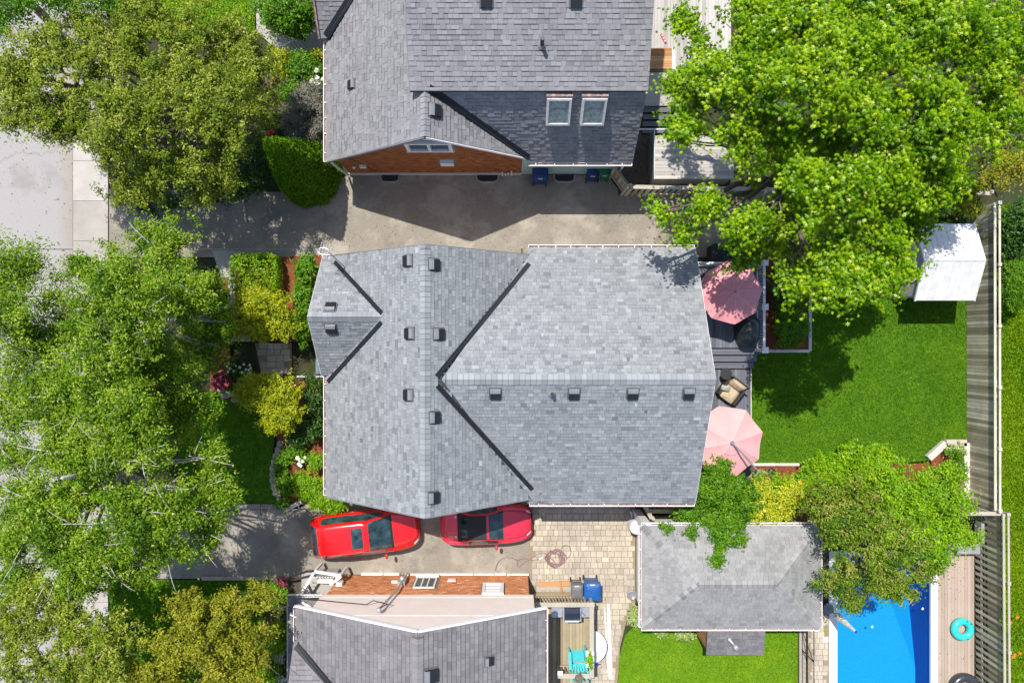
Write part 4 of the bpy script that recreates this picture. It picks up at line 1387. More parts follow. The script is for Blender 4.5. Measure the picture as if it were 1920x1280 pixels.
px0 = W(992, 0)[0]
pave('patio', [(px0, -6.35), (5.42, -6.35), (5.42, -11.45), (5.02, -12.3), (4.75, -13.4), (4.6, -15.4), (px0, -15.4)], 0.016,
     skip=lambda x, y: (x < 3.35 and y < -10.98) or (x < 0.8 and y < -10.1))
pave('front_path', poly_px([(478, 643), (547, 643), (547, 702), (490, 702)]), 0.016, 60, wid=(0.28, 0.36, 0.42), rows=(0.24, 0.27))
pave('pool_paving', [(12.98, -11.75), (13.95, -11.75), (13.95, -15.6), (12.98, -15.6)], 0.016, 120)
kbx = W(1498, 0)[0]
structure('paving_edge', MB().box(kbx, kbx + 0.28, -15.6, -11.8, -0.02, 0.05), M['stone'])


# ------------------------------------------------------------------ decks
def boards(parent, x0, x1, y0, y1, z, along, bw, mk, gap=0.008, th=0.035, name='deck_board'):
    """boards laid one by one over the rectangle; 'along' is the axis they run along"""
    L = (y1 - y0) if along == 'y' else (x1 - x0)
    wdt = (x1 - x0) if along == 'y' else (y1 - y0)
    n = max(1, round(wdt / bw))
    bw = wdt / n
    org = Vector(ORG[parent.name])
    ms = []
    for t in (0.05, 0.35, 0.5, 0.65, 0.95):
        mb = MB()
        mb.box(gap / 2, bw - gap / 2, 0, L, -th, 0, t) if along == 'y' else mb.box(0, L, gap / 2, bw - gap / 2, -th, 0, t)
        ms.append(mb.mesh(name, M[mk]))
    for i in range(n):
        p = Vector((x0 + i * bw, y0, z)) if along == 'y' else Vector((x0, y0 + i * bw, z))
        link(name, ms[rng.randrange(5)], parent, Matrix.Translation(p - org))


def row_of(parent, name, mesh, pts):
    org = Vector(ORG[parent.name])
    for i, p in enumerate(pts):
        link(name, mesh if not isinstance(mesh, list) else mesh[rng.randrange(len(mesh))], parent, Matrix.Translation(Vector(p) - org))


dk = thing('deck', (9, 0, 0), 'charcoal stained back deck with white rails and steps behind the middle house', 'deck')
part('base', MB().box(7.0, 10.78, -0.22, 3.25, 0, 0.755).box(6.98, 10.35, -6.3, -1.2, 0, 0.20), M['wood_dark'], dk)
boards(dk, 7.0, 10.85, -0.27, 3.3, 0.80, 'y', 0.145, 'wood_dark')
boards(dk, 6.98, 10.40, -6.35, -1.15, 0.25, 'y', 0.145, 'wood_dark')
for i in range(3):
    z = 0.80 - 0.14 * (i + 1) + 0.0
    boards(dk, 7.0, 10.66 - i * .08, -0.27 - 0.3 * (i + 1), -0.272 - 0.3 * i, z, 'x', 0.15, 'wood_dark', name='tread')
    part('riser', MB().box(7.0, 10.6 - i * .08, -0.27 - 0.3 * (i + 1) + .03, -0.275 - 0.3 * i, 0.0, z - 0.036), M['wood_dark'], dk)
part('edge_board', MB().box(10.402, 10.44, -6.35, -1.2, 0.0, 0.256), M['timber'], dk)
ry = MB().beam((10.44, -0.30, 1.74), (10.44, 3.25, 1.74), .10, .05).beam((7.3, 3.24, 1.74), (10.39, 3.24, 1.74), .10, .05)
ry.beam((10.44, -0.30, 0.95), (10.44, 3.25, 0.95), .05, .05).beam((7.3, 3.24, 0.95), (10.39, 3.24, 0.95), .05, .05)
part('rail', ry, M['white'], dk)
pm_ = MB().box(-.075, .075, -.075, .075, 0, .98).box(-.13, .13, -.13, .13, .98, 1.03).box(-.09, .09, -.09, .09, 1.03, 1.06).mesh('rail_post', M['white'])
row_of(dk, 'rail_post', pm_, [(10.46, y, .80) for y in (-0.36, 1.42, 3.26)] + [(7.35, 3.26, .80)])
bm2 = MB().tube([(0, 0, 0), (0, 0, 0.76)], 0.016, 6).mesh('baluster', M['white'])
bm3 = MB().tube([(0, 0, 0), (0, 0, 0.76)], 0.016, 6).mesh('baluster', M['black'])
row_of(dk, 'baluster', bm2, [(10.44, -0.18 + i * 0.125, .96) for i in range(27)])
row_of(dk, 'baluster', bm3, [(7.5 + i * 0.125, 3.24, .96) for i in range(23)])

d3 = thing('deck', (2.3, -12.6, 0), 'greying wooden deck with a broad railing beside the low house and patio', 'deck')
part('base', MB().box(1.0, 3.2, -15.5, -11.05, 0, 0.755), M['wood_olive'], d3)
boards(d3, 0.9, 3.3, -15.5, -10.98, 0.80, 'y', 0.14, 'wood_olive')
part('rail', MB().beam((0.95, -10.90, 1.70), (3.42, -10.90, 1.70), .19, .045, 0.8).beam((3.30, -11.0, 1.70), (3.30, -13.92, 1.70), .19, .045, 0.75).beam((1.9, -13.85, 1.70), (3.2, -13.85, 1.70), .19, .045, 0.85)
     .beam((0.95, -10.88, .92), (3.4, -10.88, .92), .05, .09).beam((3.33, -11.0, .92), (3.33, -13.9, .92), .05, .09).beam((1.9, -13.8, .92), (3.2, -13.8, .92), .05, .09), M['wood_grey'], d3)
part('rail_post', MB().box(3.25, 3.37, -10.95, -10.83, 0, 1.68), M['wood_grey'], d3)
part('rail_post', MB().box(3.25, 3.37, -13.92, -13.80, 0, 1.68), M['wood_grey'], d3)
part('rail_post', MB().box(1.88, 2.0, -13.92, -13.80, 0, 1.68), M['wood_grey'], d3)
bw = [MB().box(-.02, .02, -.018, .018, 0, .78, t).mesh('baluster', M['wood_olive']) for t in (0.0, 0.2, 0.6)]
row_of(d3, 'baluster', bw, [(1.05 + i * 0.135, -10.86, .9) for i in range(16)] + [(3.33, -11.15 - i * 0.15, .9) for i in range(18)] + [(2.08 + i * .16, -13.83, .9) for i in range(7)])
part('skirt_board', MB().box(0.95, 3.3, -10.975, -10.95, .3, .76, .9), M['wood_olive'], d3)

d2 = thing('deck', (7.8, 13, 0), 'pale grey raised deck behind the charcoal roofed house with an orange wood step', 'deck')
part('base', MB().box(4.9, 9.4, 11.75, 17, 0, 0.36), M['wood_pale'], d2)
boards(d2, 4.8, 9.5, 11.7, 17, 0.4, 'y', 0.14, 'wood_pale')
part('step_base', MB().box(4.9, 6.85, 11.78, 12.62, 0.402, 0.52), M['wood_new'], d2)
boards(d2, 4.85, 6.9, 11.75, 12.65, 0.556, 'x', 0.115, 'wood_new')
part('step_edge', MB().box(6.902, 7.02, 11.75, 12.66, 0.402, 0.565), M['white'], d2)

d4 = thing('platform', (7.6, 7.8, 0), 'pale wooden platform at the edge of the maple beside a dark side yard', 'deck')
part('side_panel', MB().box(6.0, 6.04, 6.85, 9.0, 0, 1.16), M['galv'], d4)
part('base', MB().box(6.042, 9.3, 6.88, 8.65, 0, 1.15), M['wood_pale'], d4)
boards(d4, 6.04, 9.35, 6.85, 8.68, 1.2, 'x', 0.15, 'wood_pale')
d5 = thing('landing', (6.8, 10.5, 0), 'grey landing with dark open steps next to the charcoal roofed house', 'steps')
part('slab', MB().box(5.6, 7.4, 10.2, 11.65, 0, 0.45), M['concrete'], d5)
for i in range(4):
    part('tread', MB().box(5.7, 6.9, 9.95 - i * .28, 10.17 - i * .28, 0.30 - i * .07, 0.35 - i * .07), M['wood_dark'], d5)
part('handrail', MB().beam((5.2, 9.02, 0.95), (6.6, 9.02, 0.95), .05, .05).beam((5.25, 9.02, 0), (5.25, 9.02, .95), .04, .04).beam((6.55, 9.02, 0), (6.55, 9.02, .95), .04, .04), M['galv'], d5)
tag(structure('side_yard', MB().box(4.65, 6.0, 6.4, 10.1, -0.02, 0.02), M['dirt']))

# ------------------------------------------------------------------ pool
WX0, WX1, WY1 = 14.25, 18.40, -9.5
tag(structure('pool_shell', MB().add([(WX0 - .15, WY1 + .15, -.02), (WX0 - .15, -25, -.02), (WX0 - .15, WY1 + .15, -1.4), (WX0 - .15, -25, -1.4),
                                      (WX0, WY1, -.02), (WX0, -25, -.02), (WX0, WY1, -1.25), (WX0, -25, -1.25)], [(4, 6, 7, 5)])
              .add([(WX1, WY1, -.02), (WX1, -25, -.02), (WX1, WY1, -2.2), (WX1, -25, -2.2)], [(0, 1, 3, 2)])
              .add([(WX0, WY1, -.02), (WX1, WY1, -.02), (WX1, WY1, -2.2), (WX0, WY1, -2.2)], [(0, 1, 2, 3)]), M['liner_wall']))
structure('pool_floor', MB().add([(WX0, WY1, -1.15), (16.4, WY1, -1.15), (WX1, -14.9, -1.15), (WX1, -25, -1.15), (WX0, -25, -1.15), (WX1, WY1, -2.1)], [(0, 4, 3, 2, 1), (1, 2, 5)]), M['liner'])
wm, nt, N, L, Bs = _nodes('pool water')
N.remove(Bs)
trn = N.new('ShaderNodeBsdfTransparent')
trn.inputs[0].default_value = (0.80, 0.95, 1.0, 1)
gls = N.new('ShaderNodeBsdfGlossy')
gls.inputs['Roughness'].default_value = 0.03
geo = N.new('ShaderNodeNewGeometry')
n1 = _noise(N, L, geo.outputs['Position'], 9.0, 3.0)
bmp = N.new('ShaderNodeBump')
bmp.inputs['Strength'].default_value = 0.35
bmp.inputs['Distance'].default_value = 0.03
L.new(n1.outputs[0], bmp.inputs['Height'])
L.new(bmp.outputs[0], gls.inputs['Normal'])
fr = N.new('ShaderNodeFresnel')
fr.inputs[0].default_value = 1.33
mxs = N.new('ShaderNodeMixShader')
L.new(fr.outputs[0], mxs.inputs[0])
L.new(trn.outputs[0], mxs.inputs[1])
L.new(gls.outputs[0], mxs.inputs[2])
L.new(mxs.outputs[0], N['Material Output'].inputs[0])
structure('water', MB().add([(WX0, WY1, -.16), (WX1, WY1, -.16), (WX1, -25, -.16), (WX0, -25, -.16)], [(0, 3, 2, 1)]), wm)
structure('pool_coping', MB().box(WX0 - .33, WX0 + .02, -25, WY1 + .3, -.05, .06).box(WX1 - .02, WX1 + .28, -25, WY1 + .3, -.05, .06).box(WX0 + .021, WX1 - .021, WY1 - .02, WY1 + .3, -.05, .06), M['white'])
for i, (x, y) in enumerate(((W(1639, 0)[0], W(0, 1177)[1]), (W(1734, 0)[0], W(0, 1143)[1]))):
    t = thing('petal_scrap', (x, y, -.155), ('pale floating scrap in mid pool', 'pale floating scrap near the dark pool edge')[i], 'debris', 'scraps afloat on the pool')
    part('scrap', MB().ball((0, 0, 0.0), (.05, .06, .01), 0.5, 7, 4), M['petal_white'], t, local=True)
dp = thing('pool_deck', (19.4, -12, 0), 'tan composite deck along the right side of the pool', 'deck')
boards(dp, WX1 + .285, 20.28, -15.6, -8.3, 0.05, 'y', 0.142, 'wood_tan')
part('base', MB().box(WX1 + .285, 20.28, -15.6, -8.3, -.03, 0.012), M['wood_dark'], dp)

# ------------------------------------------------------------------ fences
def plank_fence(name, label, a, b, h, spacing, bw, mk, face, rails=2, th=0.02, post_every=2.4, top='rails', jit=0.02, group=None, cat='fence'):
    """boards stand on the line a->b; face: +1 boards on the left of the line"""
    a, b = Vector((*a, 0)), Vector((*b, 0))
    d = (b - a).normalized()
    s = Vector((-d.y, d.x, 0)) * face
    t = thing(name, a, label, cat, group)
    ang = math.atan2(d.y, d.x)
    ms = []
    for tn in (0.05, 0.25, 0.45, 0.6, 0.8, 0.95):
        ms.append(MB().box(0, bw, -th / 2, th / 2, 0.04, h, tn).mesh('fence_board', M[mk]))
    n = int((b - a).length / spacing)
    for i in range(n):
        m = Matrix.Translation(s * 0.045 + d * (i * spacing)) @ Matrix.Rotation(ang + rng.uniform(-.02, .02), 4, 'Z') @ Matrix.Diagonal((1, 1, 1 + rng.uniform(-jit, jit), 1))
        link('fence_board', ms[rng.randrange(6)], t, m)
    L = (b - a).length
    for k, z in enumerate((0.35, h - 0.12)[:rails]):
        part('rail', MB().beam(d * 0 + Vector((0, 0, z)) - s * .002, d * L + Vector((0, 0, z)) - s * .002, .045, .09, .6), M[mk], t, local=True)
    if top == 'rails':
        part('cap_rail', MB().beam(s * .11 + Vector((0, 0, h + .02)), d * L + s * .11 + Vector((0, 0, h + .02)), .085, .035, .75), M[mk], t, local=True)
        part('cap_rail', MB().beam(-s * .09 + Vector((0, 0, h + .02)), d * L - s * .09 + Vector((0, 0, h + .02)), .085, .035, .8), M[mk], t, local=True)
    elif top == 'cap':
        part('cap_rail', MB().beam(Vector((0, 0, h + .03)), d * L + Vector((0, 0, h + .03)), .16, .035, .8), M[mk], t, local=True)
    pm = MB().box(-.05, .05, -.05, .05, 0, h + .09, .7).box(-.07, .07, -.07, .07, h + .09, h + .12, .8).mesh('fence_post', M[mk])
    k = max(1, int(L / post_every))
    for i in range(k + 1):
        link('fence_post', pm, t, Matrix.Translation(d * (L * i / k) - s * 0.05) @ Matrix.Rotation(ang, 4, 'Z'))
    return t


plank_fence('board_fence', 'long weathered board fence along the back lawn', (20.02, -6.95), (20.0, 5.7), 1.85, 0.145, 0.131, 'wood_fence', 1)
plank_fence('slat_fence', 'open slatted wooden fence beside the pool deck', (20.42, -15.6), (20.36, -7.1), 1.85, 0.27, 0.12, 'wood_grey', 1, jit=0.01)
plank_fence('cross_fence', 'short slatted wooden fence at the corner where two fences meet', (18.2, -7.12), (20.3, -7.12), 1.7, 0.2, 0.11, 'wood_grey', 1, top='cap', post_every=1.9)
plank_fence('yard_fence', 'wooden fence running under the maple from the lane', (4.9, 6.42), (19.9, 6.15), 1.6, 0.26, 0.16, 'wood_grey', -1, top='cap')
plank_fence('gate', 'angled board gate at the end of the teal wall beside the green bin', (4.32, 7.2), (4.86, 6.46), 1.6, 0.125, 0.12, 'wood_grey', 1, top='none', post_every=3)
plank_fence('gate_fence', 'small wooden gate and fence between the middle house and the garage', (5.72, -7.05), (12.3, -7.05), 1.6, 0.2, 0.15, 'wood_olive', 1, top='cap')
plank_fence('patio_gate', 'narrow solid board gate leading off the patio', (5.36, -6.45), (5.80, -7.35), 1.6, 0.125, 0.12, 'wood_grey', -1, top='cap', post_every=3)
wf = thing('wire_fence', (12.75, -11.7, 0), 'thin black wire fence between the bright lawn and pool paving', 'fence')
fm = MB()
x = 12.72
fp = MB().tube([(0, 0, 0), (0, 0, 1.25)], .022, 6).mesh('fence_post', M['black'])
row_of(wf, 'fence_post', fp, [(x, -11.8, 0), (x, -13.5, 0), (x, -15.4, 0)])
part('rail', MB().tube([(x, -11.75, 1.24), (x, -15.6, 1.24)], .02, 6).tube([(x, -11.75, 0.1), (x, -15.6, 0.1)], .012, 5), M['black'], wf)
part('brace', MB().tube([(x, -13.5, 1.2), (x - .05, -12.5, 0.05)], .018, 5), M['black'], wf)
wm_ = MB()
for i in range(19):
    wm_.tube([(x, -11.8 - i * .2, .1), (x, -11.8 - i * .2, 1.24)], .004, 3)
part('wire', wm_, M['black'], wf)


# ------------------------------------------------------------------ timber edging of the beds
def edging(name, label, pts, w, h, mk='timber', seg=1.2):
    t = thing(name, (*pts[0], 0), label, 'garden edging')
    for a, b in zip(pts, pts[1:]):
        a, b = Vector((*a, h / 2)), Vector((*b, h / 2))
        n = max(1, round((b - a).length / seg))
        for i in range(n):
            p, q = a.lerp(b, i / n), a.lerp(b, (i + .985) / n)
            part('timber', MB().beam(p, q, w, h, rng.random()), M[mk], t)
    return t


edging('bed_edging', 'low pale timber edging round the bed beside the white deck rail', [(10.62, -0.42), (13.05, -0.42), (13.05, -0.28), (13.05, 3.0)], 0.13, 0.14)
edging('bed_edging', 'pale angled timber border in the corner by the board fence', [(18.2, -5.1), (18.95, -4.42), (19.85, -4.42), (19.85, -6.95), (19.4, -6.95)], 0.27, 0.24)
edging('bed_edging', 'straight pale timber edging below the tilted pink parasol', [(10.5, -5.38), (12.6, -5.38)], 0.12, 0.13)
sheet('rail_bed', [(10.55, -0.36), (12.98, -0.36), (12.98, 3.9), (10.55, 3.9)], 0.05, M['mulch'])
sheet('corner_bed', [(18.4, -7.0), (18.4, -5.2), (19, -4.5), (19.75, -4.5), (19.75, -7)], 0.05, M['mulch'])
sheet('parasol_bed', [(10.45, -5.44), (12.7, -5.44), (13.2, -6.3), (12.3, -7.0), (7.3, -7.0), (7.3, -6.4), (10.45, -6.4)], 0.04, M['mulch'])
sheet('tree_bed', [(12.3, -5.9), (18.3, -5.2), (18.3, -8.2), (12.6, -9.4)], 0.03, M['mulch'])
sheet('pool_bed', [(12.45, -11.3), (13.88, -11.3), (13.88, -7.4), (12.45, -7.4)], 0.02, M['dirt'])
sheet('front_bed', poly_px([(520, 720), (612, 710), (650, 940), (580, 955), (532, 935), (520, 850)]), 0.05, M['mulch'])
sheet('hedge_bed', poly_px([(445, 485), (612, 478), (610, 640), (480, 640), (440, 600)]), 0.04, M['mulch'])
sheet('side_bed', poly_px([(395, 520), (428, 520), (435, 720), (395, 735)]), 0.04, M['mulch'])
sheet('north_bed', poly_px([(480, 100), (615, 100), (615, 330), (520, 330)]), 0.04, M['dirt'])
sheet('porch_yard', poly_px([(500, 1082), (590, 1082), (560, 1300), (480, 1300)]), 0.035, M['dirt'])
sheet('north_walk', poly_px([(478, -30), (492, -30), (500, 55), (590, 85), (575, 110), (520, 95), (482, 60)]), 0.05, M['concrete'])
st = thing('front_step', (-8.4, 13.0, 0), 'concrete front step with an iron railing under the porch corner', 'steps')
part('slab', MB().box(-8.95, -7.4, 12.5, 13.9, 0, 0.42), M['concrete'], st)
rl = MB()
rl.beam((-10.2, 12.55, .75), (-8.95, 12.75, 1.15), .04, .04)
for i in range(9):
    k = i / 8
    rl.beam((-10.2 + 1.25 * k, 12.55 + .2 * k, 0), (-10.2 + 1.25 * k, 12.55 + .2 * k, .75 + .4 * k), .025, .025)
part('railing', rl, M['galv'], st)

# stone edging along the front bed
se = thing('stone_edging', (-13, -4, 0), 'irregular stones edging the front flower bed', 'garden edging')
for i in range(11):
    k = i / 10
    x, y, _ = W(527 - 14 * math.sin(k * 3.0) + (18 * max(0, k - .7)), 832 + 112 * k)
    mb = MB().ball((x, y, 0.08), (0.13 + rng.random() * .05, 0.20, 0.10), rng.random(), 7, 5)
    part('stone', mb, M['stone'], se)
for i in range(4):
    x, y, _ = W(416 + i * 9, 730 + 7 * (i % 2) + i * 4)
    part('stone', MB().ball((x, y, 0.08), (0.22, 0.15, 0.10), rng.random(), 7, 5), M['stone'], se)
tb = thing('step_timber', (*W(552, 950)[:2], 0), 'two pale timbers at the front corner of the flower bed', 'garden edging')
part('timber', MB().beam(W(537, 954, .1), W(566, 940, .1), .17, .18, .9), M['timber'], tb)
part('timber', MB().beam(W(548, 956, .07), W(571, 944, .07), .12, .12, .3), M['timber'], tb)


# ------------------------------------------------------------------ cars
def catmull(P, t):
    n = len(P)
    i = min(int(t), n - 2)
    f = t - i
    p0, p1, p2, p3 = P[max(i - 1, 0)], P[i], P[i + 1], P[min(i + 2, n - 1)]
    return 0.5 * ((2 * p1) + (-p0 + p2) * f + (2 * p0 - 5 * p1 + 4 * p2 - p3) * f * f + (-p0 + 3 * p1 - 3 * p2 + p3) * f ** 3)


def car(name, label, loc, rz, stations, paint, glass, regions, wheels, mirror, extras=None, seams=()):
    t = thing(name, loc, label, 'car', None, rz)
    S = np.array(stations, dtype=float)
    ns, sub, ks = len(S), 5, 4
    secs = []
    for i in range((ns - 1) * sub + 1):
        x, zt, yr, zb, ym = catmull(S, i / sub)
        P = np.array([(0, zt), (.5 * yr, zt - .006), (.85 * yr, zt - .02), (yr, zt - .055), (ym - .07, zb), (ym, zb - .13), (ym, .52), (ym - .05, .26)])
        row = []
        for k in range((len(P) - 1) * ks + 1):
            if k / ks <= 3:
                y, z = catmull(P[:4], min(k / ks, 3))
            elif k / ks <= 4:
                y, z = P[3] + (P[4] - P[3]) * (k / ks - 3)
            else:
                y, z = catmull(P[4:], k / ks - 4)
            row.append((x, y, z))
        secs.append(row)
    nk = len(secs[0])

    def cells(test):
        out = MB()
        keep = {}
        for i in range(len(secs) - 1):
            for k in range(nk - 1):
                if test((i + .5) / sub, (k + .5) / ks):
                    for sgn in (1, -1):
                        q = [secs[i][k], secs[i + 1][k], secs[i + 1][k + 1], secs[i][k + 1]]
                        ids = [(i, k), (i + 1, k), (i + 1, k + 1), (i, k + 1)]
                        idx = []
                        for (xx, yy, zz), idd in zip(q, ids):
                            key = (*idd, sgn if idd[1] else 0)
                            if key not in keep:
                                keep[key] = len(out.v)
                                out.v.append((xx, yy * sgn, zz))
                            idx.append(keep[key])
                        out.f.append(tuple(idx) if sgn > 0 else tuple(reversed(idx)))
                        out.t.append(.5)
        return out
    taken = []
    for nm, mk, (s0, s1), (k0, k1), dz in regions:
        fn = lambda s, k, a=(s0, s1, k0, k1): a[0] < s < a[1] and a[2] < k < a[3]
        m = cells(fn)
        if dz:
            m.v = [(x, y, z + dz) for x, y, z in m.v]
        else:
            taken.append(fn)
        part(nm, m, M[mk], t, smooth=True, local=True)
    body = cells(lambda s, k: not any(f(s, k) for f in taken))
    for nm, s0, s1, k0, k1 in seams:
        for sg in ((1, -1) if nm != 'hood_seam' else (1, -1)):
            pts = []
            for q in range(13):
                ii = min(int(round((s0 + (s1 - s0) * q / 12) * sub)), len(secs) - 1)
                kk = min(int(round((k0 + (k1 - k0) * q / 12) * ks)), nk - 1)
                x, y, z = secs[ii][kk]
                if not pts or (Vector(pts[-1]) - Vector((x, y * sg, z + .001))).length > .02:
                    pts.append((x, y * sg, z + .001))
            if len(pts) > 1:
                part(nm, MB().tube(pts, .008, 4), M['black'], t, local=True)
    for end in (0, -1):
        ring = [(x, y, z) for x, y, z in secs[end]] + [(x, -y, z) for x, y, z in reversed(secs[end][1:])]
        body.add(ring, [tuple(range(len(ring)))] if end == 0 else [tuple(reversed(range(len(ring))))])
    part('body', body, M[paint], t, smooth=True, local=True)
    part('underbody', MB().box(S[0][0] + .15, S[-1][0] - .15, -.68, .68, .2, .35), M['black'], t, local=True)
    for x, y, r in wheels:
        for sg in (1, -1):
            w = part('wheel', MB().tube([(x, sg * y, r), (x, sg * (y - .2), r)], r, 20), M['tyre'], t, local=True)
            part('rim', MB().tube([(x, sg * (y + .01), r), (x, sg * (y - .02), r)], r * .62, 14), M['galv'], w, local=True)
    for sg in (1, -1):
        part('mirror', MB().ball((mirror[0], sg * mirror[1], mirror[2]), (.075, .13, .085), .5, 10, 7), M[paint], t, smooth=True, local=True)
    if extras:
        extras(t)
    return t


def suv_extras(t):
    for sg in (1, -1):
        part('roof_rail', MB().tube([(-1.42, sg * .585, 1.585), (-1.3, sg * .59, 1.645), (-.4, sg * .60, 1.66), (.1, sg * .59, 1.595)], .016, 6), M['red_paint'], t, local=True)
        part('wiper', MB().beam((1.12, sg * .05 + .1, 1.09), (.95, sg * .4 - .18, 1.17), .025, .015), M['black'], t, local=True)
    part('dashboard', MB().box(.72, 1.05, -.55, .55, .98, 1.03), M['black'], t, local=True)


car('red_suv', 'bright red suv with a dark sunroof parked behind the small crimson car', (-6.28, -8.17, 0), R(6.2),
    [(-2.30, .70, .36, .60, .48), (-2.28, .92, .52, .84, .68), (-2.20, 1.10, .66, .98, .82), (-1.85, 1.54, .58, 1.02, .895), (-1.6, 1.635, .595, 1.02, .912),
     (-1.2, 1.665, .61, 1.0, .922), (-.62, 1.67, .62, .98, .925), (-.08, 1.65, .615, .97, .925), (.32, 1.595, .59, .96, .925), (1.13, 1.10, .71, .95, .918),
     (1.28, 1.05, .72, .94, .912), (1.72, 1.0, .66, .88, .875), (2.04, .90, .56, .80, .79), (2.22, .76, .44, .68, .64), (2.30, .58, .32, .52, .46)],
    'red_paint', 'car_glass',
    [('windshield', 'car_glass', (8.0, 9.0), (0, 2.85), 0), ('rear_window', 'car_glass', (2.0, 3.0), (0, 2.7), 0), ('side_window', 'car_glass', (3.6, 8.6), (3.15, 3.95), 0),
     ('cowl', 'black', (9.0, 9.6), (0, 2.9), 0), ('headlight', 'headlight', (12.0, 13.0), (3.4, 4.3), 0), ('tail_light', 'tail', (1.0, 2.4), (3.9, 4.9), 0),
     ('sunroof', 'car_glass', (6.4, 7.4), (0, 1.5), 0.006)],
    [(-1.35, .925, .36), (1.32, .925, .36)], (.86, 1.02, 1.05), suv_extras, (('hood_seam', 10, 13, 2.6, 2.2), ('hood_seam', 13, 13, 0, 2.2), ('roof_seam', 3.8, 8, 2.6, 2.6), ('hatch_seam', 3.6, 3.6, 0, 2.6), ('door_seam', 6.0, 6.0, 4, 6.5), ('door_seam', 8.6, 8.6, 4, 6.5)))


def roadster_extras(t):
    part('rear_screen', MB().add([(-1.05, -.42, 1.005), (-1.05, .42, 1.005), (-.78, .40, 1.155), (-.78, -.40, 1.155)], [(0, 3, 2, 1)]), M['car_glass'], t, local=True)
    part('badge', MB().box(-1.32, -1.26, -.46, -.38, .875, .885).box(-1.32, -1.26, .38, .46, .875, .885), M['headlight'], t, local=True)


car('crimson_convertible', 'small crimson convertible with a black fabric roof parked under the eaves', (-1.11, -7.86, 0), R(2.0),
    [(-1.98, .54, .28, .48, .40), (-1.94, .70, .44, .62, .60), (-1.66, .86, .58, .79, .785), (-1.22, .90, .63, .84, .832), (-.75, 1.17, .53, .86, .838), (-.4, 1.235, .51, .86, .838),
     (.0, 1.215, .51, .86, .836), (.13, 1.17, .52, .86, .836), (.74, .93, .64, .84, .835), (.92, .89, .63, .82, .832), (1.42, .80, .58, .74, .79), (1.74, .68, .48, .62, .70), (1.92, .55, .36, .50, .55), (1.98, .45, .26, .41, .42)],
    'rose_paint', 'car_glass',
    [('windshield', 'car_glass', (7.0, 8.0), (0, 2.85), 0), ('soft_top', 'soft_top', (3.0, 6.2), (0, 3.1), 0), ('side_window', 'car_glass', (4.0, 7.6), (3.15, 3.95), 0),
     ('headlight', 'headlight', (11.0, 12.0), (2.9, 3.6), 0), ('tail_light', 'tail', (1.0, 1.8), (3.9, 4.8), 0)],
    [(-1.15, .835, .30), (1.12, .835, .30)], (.42, .93, .92), roadster_extras, (('hood_seam', 9, 12, 2.6, 2.2), ('hood_seam', 12, 12, 0, 2.2), ('trunk_seam', 2.8, 1, 2.3, 2.0), ('trunk_seam', 1, 1, 0, 2.0), ('door_seam', 4.6, 4.6, 4, 6.5), ('door_seam', 8, 8, 4, 6.5)))


# ------------------------------------------------------------------ furniture and loose things
def wheelie_bin(name, label, loc, rz, mk, group, w=.56, d=.66, h=1.0, lid_mk=None):
    """handle and wheels on the +y side"""
    t = thing(name, loc, label, 'bin', group, rz)
    w2, d2 = w / 2, d / 2
    b = MB().add([(-w2 * .78, -d2 * .72, .06), (w2 * .78, -d2 * .72, .06), (w2 * .78, d2 * .72, .06), (-w2 * .78, d2 * .72, .06),
                  (-w2 * .96, -d2 * .95, h), (w2 * .96, -d2 * .95, h), (w2 * .96, d2 * .95, h), (-w2 * .96, d2 * .95, h)],
                 [(3, 2, 1, 0), (0, 1, 5, 4), (1, 2, 6, 5), (2, 3, 7, 6), (3, 0, 4, 7), (4, 5, 6, 7)])
    part('bin_body', b, M[mk], t, local=True)
    vs, fs = [], []
    nx = 7
    for j in range(nx):
        for i in range(nx):
            u, v = -1 + 2 * i / (nx - 1), -1 + 2 * j / (nx - 1)
            su = math.copysign(abs(u) ** .8, u)
            sv = math.copysign(abs(v) ** .8, v)
            k = 1 - .06 * (u * v) ** 2
            vs.append((su * w2 * 1.04 * k, sv * d2 * 1.04 * k - .02, h + .012 + .075 * (1 - max(abs(u), abs(v)) ** 3)))
    for j in range(nx - 1):
        for i in range(nx - 1):
            fs.append((j * nx + i, j * nx + i + 1, (j + 1) * nx + i + 1, (j + 1) * nx + i))
    lid = part('lid', MB().add(vs, fs).box(-w2 * 1.03, w2 * 1.03, -d2 * 1.06, d2 * .98, h - .015, h + .015), M[lid_mk or mk], t, smooth=False, local=True)
    part('label_plate', MB().box(-.09, .09, d2 * .80, d2 * .92, h + .048, h + .054), M['white'], lid, local=True)
    part('handle', MB().tube([(-w2 * .7, d2 * .9, h - .02), (-w2 * .7, d2 + .16, h + .0), (w2 * .7, d2 + .16, h + .0), (w2 * .7, d2 * .9, h - .02)], .022, 6), M[mk], t, local=True)
    for s in (1, -1):
        part('wheel', MB().tube([(s * w2 * .92, d2 * .8, .11), (s * w2 * .75, d2 * .8, .11)], .11, 14), M['tyre'], t, local=True)
    return t


